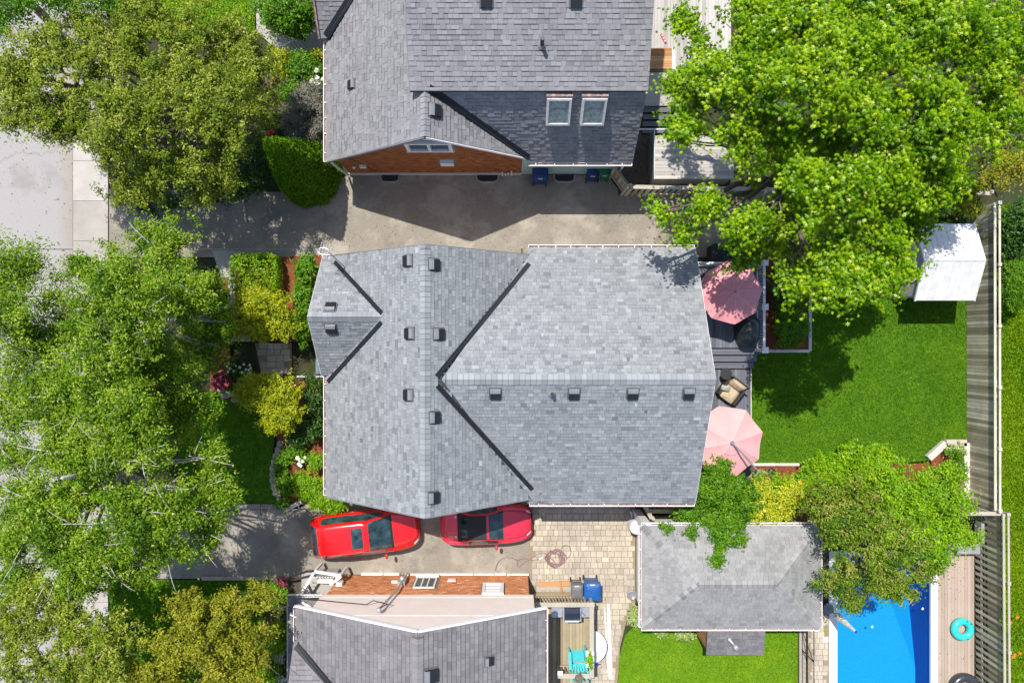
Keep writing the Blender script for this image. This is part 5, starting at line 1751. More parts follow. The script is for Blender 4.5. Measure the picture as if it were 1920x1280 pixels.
wheelie_bin('recycling_bin', 'blue wheeled bin with a glossy lid on the patio pavers', W(1108, 1100, .5), 0, 'bin_blue', 'bins on the patio', .68, .70, 1.05).location.z = 0
wheelie_bin('waste_bin', 'grey wheeled bin standing by the patio railing', W(1080, 1102, .5), 0, 'bin_grey', 'bins on the patio', .5, .6, .95).location.z = 0
wheelie_bin('recycling_bin', 'dark navy wheeled bin against the corner of the red brick wall', W(1012, 328, .55), math.pi, 'bin_navy', 'bins along the lane', .66, .74, 1.1).location.z = 0
wheelie_bin('waste_bin', 'slate coloured wheeled bin next to the green bin', W(1109, 326, .5), math.pi, 'bin_navy', 'bins along the lane', .46, .52, .9).location.z = 0
wheelie_bin('compost_bin', 'green wheeled bin next to the angled board gate', W(1131, 325, .5), math.pi, 'bin_green', 'bins along the lane', .46, .52, .9).location.z = 0


def parasol(name, label, loc, rad, z, mk, rot=0.2, tilt=(0, 0), vent=False, arm=None):
    t = thing(name, loc, label, 'umbrella', 'pink parasols on the deck')
    n, seg, ring = 8, 6, 5
    H = .50

    def surf(fr, a0, drop=0.0):
        k = (a0 / (2 * math.pi) * n) % 1
        sc_ = 1 - .075 * math.sin(math.pi * k) * fr      # scalloped hem between the ribs
        sag = -.10 * math.sin(math.pi * k) * fr
        x, y = rad * fr * sc_ * math.cos(a0 + rot), rad * fr * sc_ * math.sin(a0 + rot)
        zz = z + H * (1 - fr ** 1.15) + sag
        return (x, y, zz + x * tilt[0] + y * tilt[1])
    vs, fs = [], []
    for j in range(ring + 1):
        for i in range(n * seg):
            vs.append(surf(max(.03, j / ring), 2 * math.pi * i / (n * seg)))
    for j in range(ring):
        for i in range(n * seg):
            i2 = (i + 1) % (n * seg)
            fs.append((j * n * seg + i, j * n * seg + i2, (j + 1) * n * seg + i2, (j + 1) * n * seg + i))
    fs = [tuple(reversed(f)) for f in fs]
    cn = part('canopy', MB().add(vs, fs), M[mk], t, local=True)
    for i in range(n):
        a0 = 2 * math.pi * i / n
        part('seam', MB().tube([tuple(Vector(surf(fr, a0)) + Vector((0, 0, .004))) for fr in (.06, .3, .6, .98)], .012, 5), M['seam'], cn, local=True)
    hem = [surf(1.0, 2 * math.pi * i / (n * seg)) for i in range(n * seg + 1)]
    part('hem', MB().tube([(x, y, zz - .012) for x, y, zz in hem], .012, 5, cap=False), M[mk], cn, local=True)
    if vent:
        vv, ff = [], []
        for fr in (.04, .2, .36):
            for i in range(n * seg):
                x, y, zz = surf(fr, 2 * math.pi * i / (n * seg))
                vv.append((x, y, zz + .035))
        for j in range(2):
            for i in range(n * seg):
                i2 = (i + 1) % (n * seg)
                ff.append(((j + 1) * n * seg + i, (j + 1) * n * seg + i2, j * n * seg + i2, j * n * seg + i))
        part('vent_cap', MB().add(vv, ff), M[mk], cn, local=True)
    c = surf(.0, 0)
    for i in range(n):
        a0 = 2 * math.pi * i / n
        part('rib', MB().tube([tuple(Vector(surf(fr, a0)) - Vector((0, 0, .03))) for fr in (.05, .5, .98)], .011, 5), M['galv'], t, local=True)
    part('finial', MB().ball((c[0], c[1], c[2] + .05), (.05, .05, .06), .5, 8, 6), M['vent_grey'], t, local=True)
    if arm is None:
        part('pole', MB().tube([(0, 0, .80 - loc[2]), (0, 0, z + H - .03)], .022, 8), M['galv'], t, local=True)
        part('foot', MB().lathe([(.26, .80 - loc[2]), (.24, .86 - loc[2]), (.05, .9 - loc[2])], n=16), M['black'], t, local=True)
    else:
        ax_, ay_ = arm
        part('pole', MB().tube([(ax_, ay_, 0), (ax_, ay_, 2.5)], .04, 8), M['vent_grey'], t, local=True)
        part('arm', MB().tube([(ax_ * 1.05, ay_ * 1.05, 2.1), (ax_ * .8, ay_ * .8, z + H + .05), (ax_ * .3, ay_ * .3, z + H + .22), (0, 0, z + H + .12)], .035, 8), M['vent_grey'], t, local=True)
        part('hub', MB().lathe([(.07, 0), (.09, .06), (.06, .14)], (0, 0, z + H + .0), 12), M['vent_grey'], t, local=True)
        part('foot', MB().box(ax_ - .45, ax_ + .15, ay_ - .12, ay_ + .35, 0.26, .34), M['black'], t, local=True)
    return t


c1 = W(1373, 548, 2.6)
parasol('patio_umbrella', 'rose pink parasol half shaded under the maple on the upper deck', (c1[0], c1[1], 0), 1.28, 2.45, 'umbrella_rose', 0.12)
c2 = W(1370, 829, 2.8)
parasol('patio_umbrella', 'pale pink cantilever parasol with a bent arm over the lower deck', (c2[0], c2[1], 0), 1.44, 2.45, 'umbrella_pink', 0.25, vent=True, arm=(1.18, -1.28))

ch = thing('armchair', (*W(1370, 733, .6)[:2], 0.25), 'wicker armchair with sand coloured cushions on the lower deck', 'chair', None, R(-37))
part('frame', MB().box(-.42, .42, -.42, .46, .10, .28).box(-.44, -.36, -.42, .46, .1, .60).box(.36, .44, -.42, .46, .1, .60).rbox((0, .44, .5), (.86, .07, .75), rx=-.15), M['wicker'], ch, local=True)


def cushion(parent, name, c, size, mk, rx=0.0, rz=0.0, puff=.05):
    n = 8
    vs, fs = [], []
    for s in (1, -1):
        for j in range(n + 1):
            for i in range(n + 1):
                u, v = -1 + 2 * i / n, -1 + 2 * j / n
                h = size[2] / 2 + puff * (1 - abs(u) ** 3) * (1 - abs(v) ** 3) - size[2] * .45 * max(abs(u), abs(v)) ** 8
                p = Vector((u * size[0] / 2 * (1 - .06 * v * v), v * size[1] / 2 * (1 - .06 * u * u), s * h))
                p = Matrix.Rotation(rz, 3, 'Z') @ (Matrix.Rotation(rx, 3, 'X') @ p)
                vs.append(tuple(p + Vector(c)))
    q = (n + 1) ** 2
    for j in range(n):
        for i in range(n):
            a = j * (n + 1) + i
            fs.append((a, a + 1, a + n + 2, a + n + 1))
            fs.append((q + a, q + a + n + 1, q + a + n + 2, q + a + 1))
    return part(name, MB().add(vs, fs), M[mk], parent, smooth=True, local=True)


cushion(ch, 'seat_cushion', (0, -.06, .37), (.72, .78, .16), 'cushion')
cushion(ch, 'back_cushion', (0, .34, .62), (.72, .52, .16), 'cushion', rx=1.0)
pw = thing('pillow', (*W(1362, 728, .9)[:2], 0.80), 'striped grey pillow lying on the wicker armchair', 'pillow')
cushion(pw, 'pillow_cover', (0, 0, 0), (.40, .26, .10), 'pillow', rx=.3, rz=-.2)
tbl = thing('side_table', (*W(1358, 700, .5)[:2], 0.25), 'small dark metal table half hidden by the eave', 'table')
part('table_top', MB().lathe([(.25, .5), (.25, .53)], n=18), M['black'], tbl, local=True)
for a in (0, 2.1, 4.2):
    part('leg', MB().tube([(.05 * math.cos(a), .05 * math.sin(a), .5), (.22 * math.cos(a), .22 * math.sin(a), 0)], .012, 5), M['black'], tbl, local=True)

bc = thing('covered_grill', (*W(1401, 618, 1.1)[:2], .80), 'grill under a black weather cover on the upper deck', 'grill')
vs, fs = [], []
nr, na = 7, 20
for j in range(nr):
    k = j / (nr - 1)
    for i in range(na):
        a = 2 * math.pi * i / na
        r = (1 - .55 * k ** 3) * (1 + .03 * math.sin(5 * a) * (1 - k))
        vs.append((.48 * r * math.copysign(abs(math.cos(a)) ** .7, math.cos(a)), .70 * r * math.copysign(abs(math.sin(a)) ** .7, math.sin(a)), .02 + 1.05 * k - .0))
vs.append((0, 0, 1.12))
for j in range(nr - 1):
    for i in range(na):
        fs.append((j * na + i, j * na + (i + 1) % na, (j + 1) * na + (i + 1) % na, (j + 1) * na + i))
for i in range(na):
    fs.append(((nr - 1) * na + i, (nr - 1) * na + (i + 1) % na, len(vs) - 1))
part('cover', MB().add(vs, fs), mat('black grill cover', (.022, .030, .034), .4), bc, smooth=True, local=True)

cab = thing('storage_cabinet', (*W(1368, 476, .5)[:2], 0), 'black storage box in the shade beside the deck rail', 'box')
part('box_body', MB().box(-.85, .85, -.34, .34, 0, .92), M['black'], cab, local=True)
part('lid', MB().box(-.88, -.01, -.37, .37, .925, .99).box(.01, .88, -.37, .37, .925, .99), M['black'], cab, local=True)

# grill on the small deck
gl = thing('gas_grill', (*W(1072, 1147, 1.5)[:2], .80), 'silver gas grill with a black lid on the small deck', 'grill')
part('cabinet', MB().box(-.36, .36, -.24, .24, .1, .72), M['steel'], gl, local=True)
pr = [(-.27, .72), (-.25, .9), (-.12, 1.02), (.08, 1.04), (.24, .92), (.26, .72)]
v_ = [(-.33, y, z) for y, z in pr] + [(.33, y, z) for y, z in pr]
part('lid', MB().add(v_, [tuple(range(6)), tuple(reversed(range(6, 12)))] + [(i + 6, i + 7, i + 1, i) for i in range(5)]), mat('dark grill lid', (0.02, 0.026, 0.04), 0.25), gl, local=True)
part('lid_rim', MB().box(-.37, -.335, -.28, .26, .72, .96).box(.335, .37, -.28, .26, .72, .96), M['steel'], gl, local=True)
part('handle', MB().tube([(-.28, -.33, .86), (.28, -.33, .86)], .02, 8), M['steel'], gl, local=True)
part('control_panel', MB().box(-.36, .36, -.37, -.285, .6, .74), M['steel'], gl, local=True)
for s in (-1, 1):
    part('side_shelf', MB().box(min(s * .38, s * .85), max(s * .38, s * .85), -.2, .24, .70, .73), M['galv'], gl, local=True)
for k in range(4):
    part('knob', MB().tube([(-.24 + k * .16, -.37, .67), (-.24 + k * .16, -.40, .67)], .025, 8), M['black'], gl, local=True)
for x, y in ((-.3, -.2), (.3, -.2), (-.3, .2), (.3, .2)):
    part('leg', MB().box(x - .02, x + .02, y - .02, y + .02, 0, .098), M['black'], gl, local=True)
tg = thing('tongs', (*W(1093, 1149, 1.55)[:2], 1.545), 'dark grilling tongs lying on the side shelf', 'tongs')
part('tong_arm', MB().beam((-.08, .08, 0), (.12, -.12, 0), .018, .015), M['black'], tg, local=True)

# adirondack chair
ad = thing('garden_chair', (*W(1084, 1232, 1.1)[:2], .80), 'turquoise fan backed garden chair on the small deck', 'chair', None, R(6))
for k in range(6):
    part('seat_slat', MB().rbox((0, .30 - k * .095, .36 - k * .025), (.52, .085, .02), rx=.25), M['teal_plastic'], ad, local=True)
for k in range(6):
    a = (k - 2.5) * .13
    p = Vector((math.sin(a) * .30 + (k - 2.5) * .055, -.26, .25))
    q = Vector((math.sin(a) * .62 + (k - 2.5) * .075, -.66 - .08 * math.cos(a * 2.4), .93 - .05 * abs(k - 2.5)))
    part('back_slat', MB().beam(p, q, .088, .02), M['teal_plastic'], ad, local=True)
for s in (-1, 1):
    part('arm', MB().rbox((s * .36, .02, .56), (.13, .74, .025), rz=s * .06), M['teal_plastic'], ad, local=True)
    part('leg', MB().box(s * .34 - .03, s * .34 + .03, .28, .38, 0, .545), M['teal_plastic'], ad, local=True)
    part('leg', MB().beam((s * .30, .3, .28), (s * .30, -.62, .02), .03, .09), M['teal_plastic'], ad, local=True)
part('back_brace', MB().box(-.36, .36, -.50, -.47, .5, .56), M['teal_plastic'], ad, local=True)

# half-round table against the railing, planks, ladder-like board
ht = thing('patio_table', (3.46, -13.08, 0), 'half round white table pushed against the outside of the deck railing', 'table')
part('table_top', MB().prism([(0, -.69)] + [(.60 * math.cos(a), .69 * math.sin(a)) for a in np.linspace(-1.5, 1.5, 22)] + [(0, .69)], .72, .75), M['white'], ht, local=True)
for x, y in ((.05, -.5), (.05, .5), (.45, 0)):
    part('leg', MB().tube([(x, y, 0), (x, y, .718)], .025, 8), M['white'], ht, local=True)
ld = thing('plank', (*W(1141, 1200)[:2], 0), 'long white weathered plank lying on the pavers', 'plank')
part('board', MB().rbox((.03, 0, .07), (.14, 3.3, .05), rz=.035), M['dirty_white'], ld, local=True)
part('batten', MB().rbox((-.1, -.04, .06), (.05, 3.05, .04), rz=.06), M['white'], ld, local=True)
for k in range(7):
    part('cleat', MB().box(-.11, .07, -1.35 + k * .42, -1.30 + k * .42, .046, .094), M['white'], ld, local=True)
pk_ = thing('plank', (1.9, -10.7, 0), 'new orange brown board lying along the foot of the deck railing', 'plank')
part('board', MB().beam((-.75, .06, .07), (.75, .10, .07), .22, .05, .5), M['wood_new'], pk_, local=True)
part('board', MB().beam((-.7, -.12, .05), (.95, -.12, .05), .16, .05, .1), M['wood_pale'], pk_, local=True)
part('cleat', MB().beam((.2, .2, .12), (.28, -.28, .12), .09, .05, .3), M['wood_new'], pk_, local=True)
tw = thing('watering_can', (*W(1114, 1248, .6)[:2], .0), 'small royal blue watering can beside the white table', 'watering can')
part('can_body', MB().lathe([(.10, .3), (.11, .5), (.08, .55)], n=12), M['blue_tool'], tw, local=True)
part('spout', MB().tube([(.08, 0, .4), (.24, .05, .56)], .025, 6), M['blue_tool'], tw, local=True)
part('stand', MB().lathe([(.13, 0), (.12, .298)], n=10), M['wood_grey'], tw, local=True)
pl = thing('planter', (*W(1106, 1233, 1.75)[:2], 1.725), 'white box planter of green leaves on the deck railing', 'planter')
part('pot', MB().box(-.16, .16, -.32, .32, 0, .16), M['dirty_white'], pl, local=True)
foliage('plant', pl, blob_leaves([((pl.location.x, pl.location.y, pl.location.z + .2), (.15, .28, .14), 30)], .06, 7, .09, seed=3), LEAF['lime'])
pl2 = thing('planter', (*W(1083, 1268, 1.75)[:2], 1.725), 'small round pot of grey green leaves at the deck corner', 'planter')
part('pot', MB().lathe([(.09, 0), (.13, .16)], n=12), M['black'], pl2, local=True)
foliage('plant', pl2, blob_leaves([((pl2.location.x, pl2.location.y, pl2.location.z + .2), (.17, .17, .13), 26)], .05, 7, .07, seed=5), LEAF['smoke'])
bx = thing('box', (*W(1050, 1259, 1.75)[:2], 1.725), 'small dark blue box on the corner of the deck railing', 'box')
part('box_body', MB().box(-.1, .1, -.08, .08, 0, .1), M['bin_navy'], bx, local=True)
part('lid', MB().box(-.105, .105, -.085, .085, .102, .12), M['white'], bx, local=True)

# coiled hose
ho = thing('garden_hose', (*W(1040, 1045)[:2], 0), 'coiled mauve garden hose on the patio pavers', 'hose')
pts = []
for i in range(150):
    a = i * .30
    r = .25 + .15 * (0.5 + .5 * math.sin(i * .71)) + .03 * math.sin(i * 1.9)
    pts.append((r * math.cos(a) + .05 * math.sin(i * .13), r * math.sin(a) * .98 + .04 * math.cos(i * .17), .06 + .05 * abs(math.sin(i * .37))))
part('coil', MB().tube(pts, .019, 6), M['hose'], ho, local=True)
org = Vector(ho.location)
loop = [(1050, 1058), (1060, 1050), (1070, 1038), (1068, 1025), (1058, 1022), (1052, 1030), (1060, 1040), (1062, 1048), (1048, 1060), (1035, 1048), (1020, 1036), (1005, 1040), (985, 1052), (972, 1062), (970, 1052), (982, 1046), (1000, 1050), (1014, 1046)]
loop2 = [(970, 1050), (958, 1045), (945, 1045), (935, 1052), (930, 1064), (929, 1070)]


def smooth_path(P, n):
    P = np.array(P, float)
    return [catmull(P, k * (len(P) - 1) / n) for k in range(n + 1)]


for pth in (loop, loop2):
    part('hose_run', MB().tube([tuple(Vector(W(p[0], p[1], .05)) - org) for p in smooth_path(pth, 60)], .019, 6), M['hose'], ho, local=True)
part('nozzle', MB().tube([tuple(Vector(W(1012, 1047, .06)) - org), tuple(Vector(W(1018, 1044, .06)) - org)], .028, 6), M['galv'], ho, local=True)
bk = thing('bucket', (*W(1184, 1113)[:2], 0), 'dark round tub with a pale scoop on the pavers near the garage', 'bucket')
part('tub', MB().torus((0, 0, .12), .17, .055, 20, 8).lathe([(.16, .02), (.19, .14)], n=18), M['vent_grey'], bk, local=True)
part('content', MB().lathe([(.14, .06), (.14, .09)], n=14), M['black'], bk, local=True)
part('scoop', MB().ball((.05, -.12, .17), (.07, .09, .05)), M['timber'], bk, local=True)
un = thing('cooling_unit', (*W(1193, 988, .7)[:2], 0), 'round topped pale heat pump at the white garage corner', 'heat pump')
part('casing', MB().lathe([(.30, .02), (.30, .75), (.27, .82), (.10, .86)], n=22), M['dirty_white'], un, local=True)
part('base', MB().lathe([(.34, 0), (.34, .018)], n=20), M['vent_grey'], un, local=True)
part('pipe', MB().tube([(-.1, .28, .3), (-.15, .55, .3), (-.15, .6, .05)], .04, 8), M['galv'], un, local=True)

# pool side things
fl = thing('swim_ring', (*W(1803, 1178, .15)[:2], .05), 'turquoise inflatable swim ring on the tan pool deck', 'swim ring')
part('ring', MB().torus((0, 0, .15), .345, .15, 40, 16), M['teal_ring'], fl, smooth=True, local=True)
for a in (.8, 1.3, -1.2):
    part('handle', MB().ball((.40 * math.cos(a), .40 * math.sin(a), .29), (.055, .03, .02), .5, 8, 5), M['bin_navy'], fl, local=True)
f2 = thing('swim_ring', (*W(1808, 1290, .2)[:2], .05), 'big black inner tube on the tan pool deck', 'swim ring')
part('ring', MB().torus((0, 0, .18), .50, .19, 40, 16), M['black_ring'], f2, smooth=True, local=True)
gb = thing('deck_box', (*W(1811, 1019, .4)[:2], .05), 'grey storage box against the slatted fence by the pool', 'box')
part('box_body', MB().box(-.44, .44, -.34, .34, 0, .5), M['vent_grey'], gb, local=True)
part('lid', MB().box(-.47, .47, -.37, .37, .502, .58), mat('grey lid', (.27, .265, .27), .5), gb, local=True)
part('back_panel', MB().box(.485, .62, .1, .95, .2, .62), mat('grey bench back', (.27, .265, .27), .5), gb, local=True)
cu = thing('closed_parasol', (13.9, -11.72, 0), 'folded white parasol standing between the garage and the pool', 'umbrella')
part('pole', MB().tube([(0, 0, 0), (0, 0, 2.4)], .025, 8), M['galv'], cu, local=True)
part('canopy', MB().tube([(0, 0, .85), (0, 0, 1.5), (0, 0, 2.35)], [.17, .12, .04], 12), M['dirty_white'], cu, local=True)
part('finial', MB().ball((0, 0, 2.42), .05), M['bin_navy'], cu, local=True)
part('foot', MB().lathe([(.25, 0), (.22, .08)], n=16), M['vent_grey'], cu, local=True)
sk = thing('skimmer_lid', (*W(1547, 1197)[:2], .045), 'square white skimmer lid set in the pool paving', 'lid')
part('plate', MB().box(-.11, .11, -.12, .12, 0, .02), M['white'], sk, local=True)
part('grip', MB().lathe([(.03, .02), (.03, .028)], n=10), M['galv'], sk, local=True)
lv = thing('spirit_level', (*W(1244, 72, .45)[:2], .41), 'red plastic tool lying on the pale grey deck', 'tool', None, R(-62))
part('bar', MB().box(-.22, .22, -.045, .045, 0, .06), M['red_tool'], lv, local=True)
for k in range(3):
    part('vial', MB().box(-.15 + k * .13, -.10 + k * .13, -.025, .025, .061, .068), M['petal_white'], lv, local=True)
po = thing('wooden_post', (*W(979, 470, 1)[:2], 0), 'short brown post leaning by the lane beside the eave', 'post')
part('post_shaft', MB().beam((0, 0, 0), (-.02, .08, 1.5), .08, .08), M['wood_olive'], po, local=True)
part('brace', MB().beam((.14, -.15, 0), (.0, .05, .9), .05, .05), M['timber'], po, local=True)
pt = thing('flower_pot', (*W(1447, 884, .2)[:2], .04), 'round black pot on the red mulch beside the parasol', 'pot')
part('pot_body', MB().lathe([(.10, 0), (.16, .12), (.15, .24), (.12, .27)], n=16), M['black'], pt, smooth=True, local=True)
part('soil', MB().lathe([(.11, .25), (.11, .262)], n=14), M['soil'], pt, local=True)
ur = thing('bird_bath', (*W(1498, 612, .5)[:2], .05), 'small white bird bath in the bed by the white rail', 'bird bath')
part('bowl', MB().lathe([(.04, .40), (.12, .44), (.16, .54), (.13, .53), (.03, .47)], n=16), M['dirty_white'], ur, smooth=True, local=True)
part('pedestal', MB().lathe([(.12, 0), (.05, .12), (.05, .39)], n=12), M['dirty_white'], ur, local=True)
bn = thing('garden_bench', (*W(1466, 38, 1)[:2], 0), 'grey slatted bench glimpsed through the maple crown', 'bench', None, R(40))
for k in range(5):
    part('seat_slat', MB().box(-.6, .6, -.3 + k * .13, -.19 + k * .13, .42, .45), M['galv'], bn, local=True)
for x in (-.5, .5):
    part('leg', MB().box(x - .03, x + .03, -.26, .3, 0, .418), M['galv'], bn, local=True)
part('backrest', MB().rbox((0, .4, .68), (1.2, .04, .4), rx=-.2), M['galv'], bn, local=True)
for i, (px, py, lab) in enumerate(((520, 1232, 'slatted pale garden chair in front of the low house, upper of two'), (522, 1277, 'slatted pale garden chair in front of the low house, lower of two'))):
    gc = thing('slatted_chair', (*W(px, py, .5)[:2], .035), lab, 'chair', 'slatted chairs in the front yard', R(80 - 25 * i))
    for k in range(5):
        part('slat', MB().box(-.27, .27, -.24 + k * .1, -.17 + k * .1, .40, .42), M['dirty_white'], gc, local=True)
    for k in range(4):
        part('back_slat', MB().box(-.24 + k * .13, -.16 + k * .13, .28, .31, .42, .85), M['dirty_white'], gc, local=True)
    for x, y in ((-.24, -.22), (.24, -.22), (-.24, .26), (.24, .26)):
        part('leg', MB().box(x - .02, x + .02, y - .02, y + .02, 0, .398), M['dirty_white'], gc, local=True)

# ------------------------------------------------------------------ grass
def grow(poly, z, leaf, dens, label, hole, bl):
    x0, x1 = max(-23, min(p[0] for p in poly)), min(24, max(p[0] for p in poly))
    y0, y1 = max(-15.6, min(p[1] for p in poly)), min(15.6, max(p[1] for p in poly))
    n = int((x1 - x0) * (y1 - y0) * dens)
    P = np.stack([nrg.uniform(x0, x1, n), nrg.uniform(y0, y1, n)], 1)
    ins = np.zeros(n, bool)
    j = len(poly) - 1
    for i in range(len(poly)):
        xi, yi = poly[i]
        xj, yj = poly[j]
        c = ((yi > P[:, 1]) != (yj > P[:, 1])) & (P[:, 0] < (xj - xi) * (P[:, 1] - yi) / (yj - yi + 1e-12) + xi)
        ins ^= c
        j = i
    P = P[ins]
    n = len(P)
    f = np.array([noise.noise(Vector((p[0] * .9, p[1] * .9, z))) + .6 * noise.noise(Vector((p[0] * 3.1, p[1] * 3.1, 5))) for p in P])
    f2 = np.array([noise.noise(Vector((p[0] * .35 + 7, p[1] * .35, 2))) for p in P])
    T = np.clip(.48 + .30 * f + .35 * f2 + nrg.normal(0, .11, n), 0, 1)
    S = bl * nrg.uniform(.7, 1.5, n)
    C = np.column_stack([P, np.full(n, z) + S * .35])
    Nn = nrg.normal(size=(n, 3)) * np.array([1, 1, .5]) + np.array([0, 0, .55])
    V, Q, TT = leaf_arrays(C, Nn, S, .5, T)
    o = link('grass', fast_mesh('grass', V, Q, TT, LEAF[leaf]))
    tag(o, label, 'grass', None, 'stuff')


for L_ in LAWNS:
    grow(*L_)

# ------------------------------------------------------------------ trees
tree('maple_tree', 'great bright green maple spreading over the upper right yards', (11.6, 6.9),
     [B(1278, 40, 7.0, .4, .35, .3, 16), B(1318, 90, 7.2, .45, .6, .4, 36), B(1285, 180, 7.0, .75, .5, .5, 52), B(1300, 395, 6.6, 1.15, .5, .5, 75), B(1280, 240, 7.2, .9, .55, .4, 60), B(1255, 160, 7.0, .5, .35, .3, 26), B(1375, 440, 6.6, .6, .6, .5, 34), B(1425, 415, 7.0, .7, .45, .4, 26), B(1405, 470, 5.4, .5, .4, .3, 16),
      B(1250, 400, 6.3, .6, .22, .3, 22), B(1275, 435, 6.2, .35, .5, .3, 22), B(1395, 500, 5.2, .5, .35, .3, 16),
      B(1515, 480, 5.8, 1.5, 1.2, .9, 160), B(1585, 530, 8.8, 1.15, .95, .7, 130), B(1675, 500, 7.6, .85, .9, .6, 90), B(1500, 530, 7.4, .8, .6, .5, 60), B(1690, 420, 6.5, .9, .7, .6, 65),
      B(1385, 150, 8.3, 1.6, 1.5, 1.0, 220), B(1440, 55, 8.4, 1.7, 1.3, 1.0, 210), B(1430, 250, 7.6, 1.5, 1.2, 1.0, 140), B(1480, 365, 5.6, 1.7, 1.25, 1.0, 150),
      B(1570, 150, 9.8, 2.1, 1.9, 1.2, 330), B(1590, 320, 9.8, 1.9, 1.7, 1.2, 280), B(1590, 440, 8.4, 1.5, 1.0, .9, 130),
      B(1720, 70, 9.0, 2.0, 1.4, 1.0, 250), B(1720, 220, 9.4, 1.9, 1.6, 1.1, 260), B(1720, 350, 8.2, 1.5, .9, .8, 130), B(1850, 100, 8.4, 1.7, 1.5, 1.0, 220), B(1845, 230, 8.0, 1.4, 1.2, .8, 150), B(1580, 20, 9.0, 1.6, .9, .9, 120), B(1545, 268, 8.2, 1.3, 1.0, .8, 150), B(1660, 290, 8.6, 1.2, 1.0, .8, 110)],
     'maple', 0.15, 0.24, 19, trunk_r=.32, top=(10.9, 6.8, 7.5), twigs=3, gap=0.14, gscale=.6, lobes=3, aspect=.36, seed=3, glint=.012, shell=.55, flat=.55)
tree('crabapple_tree', 'broad olive green tree with its crown over the lane entrance', (-13.3, 9.4),
     [B(310, 85, 5.6, 2.4, 1.9, 1.0, 340), B(200, 110, 5.6, 1.3, 1.3, .8, 120), B(400, 190, 5.8, 2.1, 1.9, 1.1, 300), B(250, 220, 6.2, 2.0, 1.7, 1.0, 280), B(330, 315, 4.9, 1.7, 1.15, .8, 170), B(425, 270, 4.4, 1.0, 1.4, .7, 120),
      B(430, 90, 4.8, 1.4, 1.3, .8, 140), B(255, 350, 4.3, 1.2, .8, .5, 110), B(485, 190, 3.6, .9, 1.3, .6, 110), B(470, 110, 4.2, 1.0, .9, .6, 90), B(400, 360, 4.0, 1.1, .5, .5, 60)],
     'olive', 0.105, 0.18, 28, trunk_r=.2, top=(-12.5, 9.2, 4.6), gap=0.13, gscale=.8, seed=11, glint=.015, shell=.6)
tree('crabapple_tree', 'olive green tree reaching over the pale road at the upper edge', (-18.0, 10.6),
     [B(110, 125, 5.8, 2.2, 1.6, .9, 300), B(60, 205, 5.4, 1.7, 1.0, .7, 180), B(180, 190, 5.6, 1.5, 1.4, .8, 190), B(130, 230, 5.2, 1.3, .8, .6, 110), B(160, 60, 5.4, 1.3, 1.1, .8, 110), B(215, 285, 4.6, .9, .9, .5, 90), B(20, 150, 5.2, 1.0, 1.0, .7, 80)],
     'olive', 0.105, 0.18, 28, trunk_r=.17, top=(-17.2, 9.8, 4.5), gap=0.2, gscale=.8, seed=17, glint=.015, shell=.6)
tree('street_tree', 'dark green tree at the upper corner of the road', (-20.5, 14.2),
     [B(60, -10, 6, 1.8, 1.0, .8, 150), B(160, 5, 5.5, 1.4, .9, .7, 130), B(20, 35, 5.2, 1.1, .8, .5, 90), B(230, -5, 5.2, 1.2, .8, .6, 90)], 'green', 0.11, 0.22, 20, trunk_r=.16, gap=.15, seed=23)
tree('birch_tree', 'white limbed birch shading the front lawn, nearest the lane', (-14.3, .9),
     [B(290, 462, 4.8, 1.75, 1.2, .8, 260), B(340, 555, 5.2, 1.45, 1.25, .9, 200), B(380, 640, 3.4, 1.0, 1.1, .7, 120), B(225, 560, 8.2, 1.8, 1.4, .9, 260), B(155, 505, 6.6, 1.2, .7, .5, 100),
      B(200, 665, 7.8, 1.7, 1.3, .8, 210), B(290, 690, 5.6, 1.6, 1.3, .9, 230), B(115, 740, 6.8, 1.7, 1.1, .7, 180), B(225, 775, 7.6, 1.7, 1.2, .8, 220), B(340, 775, 4.8, 1.3, 1.0, .8, 160), B(385, 540, 3.3, .85, .8, .6, 70), B(412, 600, 4.0, .45, .7, .4, 34), B(60, 640, 6.6, 1.0, .9, .6, 60)],
     'birch', 0.105, 0.20, 34, bark='bark_birch', trunk_r=.17, top=(-13.6, 1.0, 8.6), twigs=3, gap=0.17, gscale=.7, seed=29, shell=.65, droop=.22, glint=.015, twig_out=.75)
tree('birch_tree', 'white limbed birch whose crown covers the drive entrance', (-15.6, -5.2),
     [B(140, 850, 6.8, 1.9, 1.1, .7, 200), B(90, 955, 6.8, 1.8, 1.4, .8, 250), B(230, 975, 7.4, 1.7, 1.1, .9, 210), B(320, 950, 6.8, 1.3, 1.0, .8, 130), B(398, 925, 6.0, .9, .9, .7, 90),
      B(310, 1025, 6.2, 1.5, .8, .7, 130), B(165, 1040, 6.2, 1.6, 1.0, .6, 160), B(395, 1000, 5.8, .7, .7, .5, 55), B(40, 1020, 6, 1.3, 1.0, .7, 130), B(110, 1080, 5.8, 1.2, .8, .5, 110), B(160, 920, 5.8, 1.3, 1.0, .5, 110), B(30, 1095, 5.2, 1.1, .8, .5, 90), B(240, 1070, 5.4, 1.0, .6, .5, 70), B(250, 850, 7.4, 1.3, .7, .5, 90), B(390, 860, 6, .8, .5, .4, 36), B(70, 850, 6.5, 1.2, .8, .6, 70)],
     'birch', 0.105, 0.20, 34, bark='bark_birch', trunk_r=.17, top=(-14.5, -4.4, 8.0), twigs=4, gap=0.22, gscale=.8, seed=37, shell=.65, droop=.22, glint=.015, twig_out=.95)
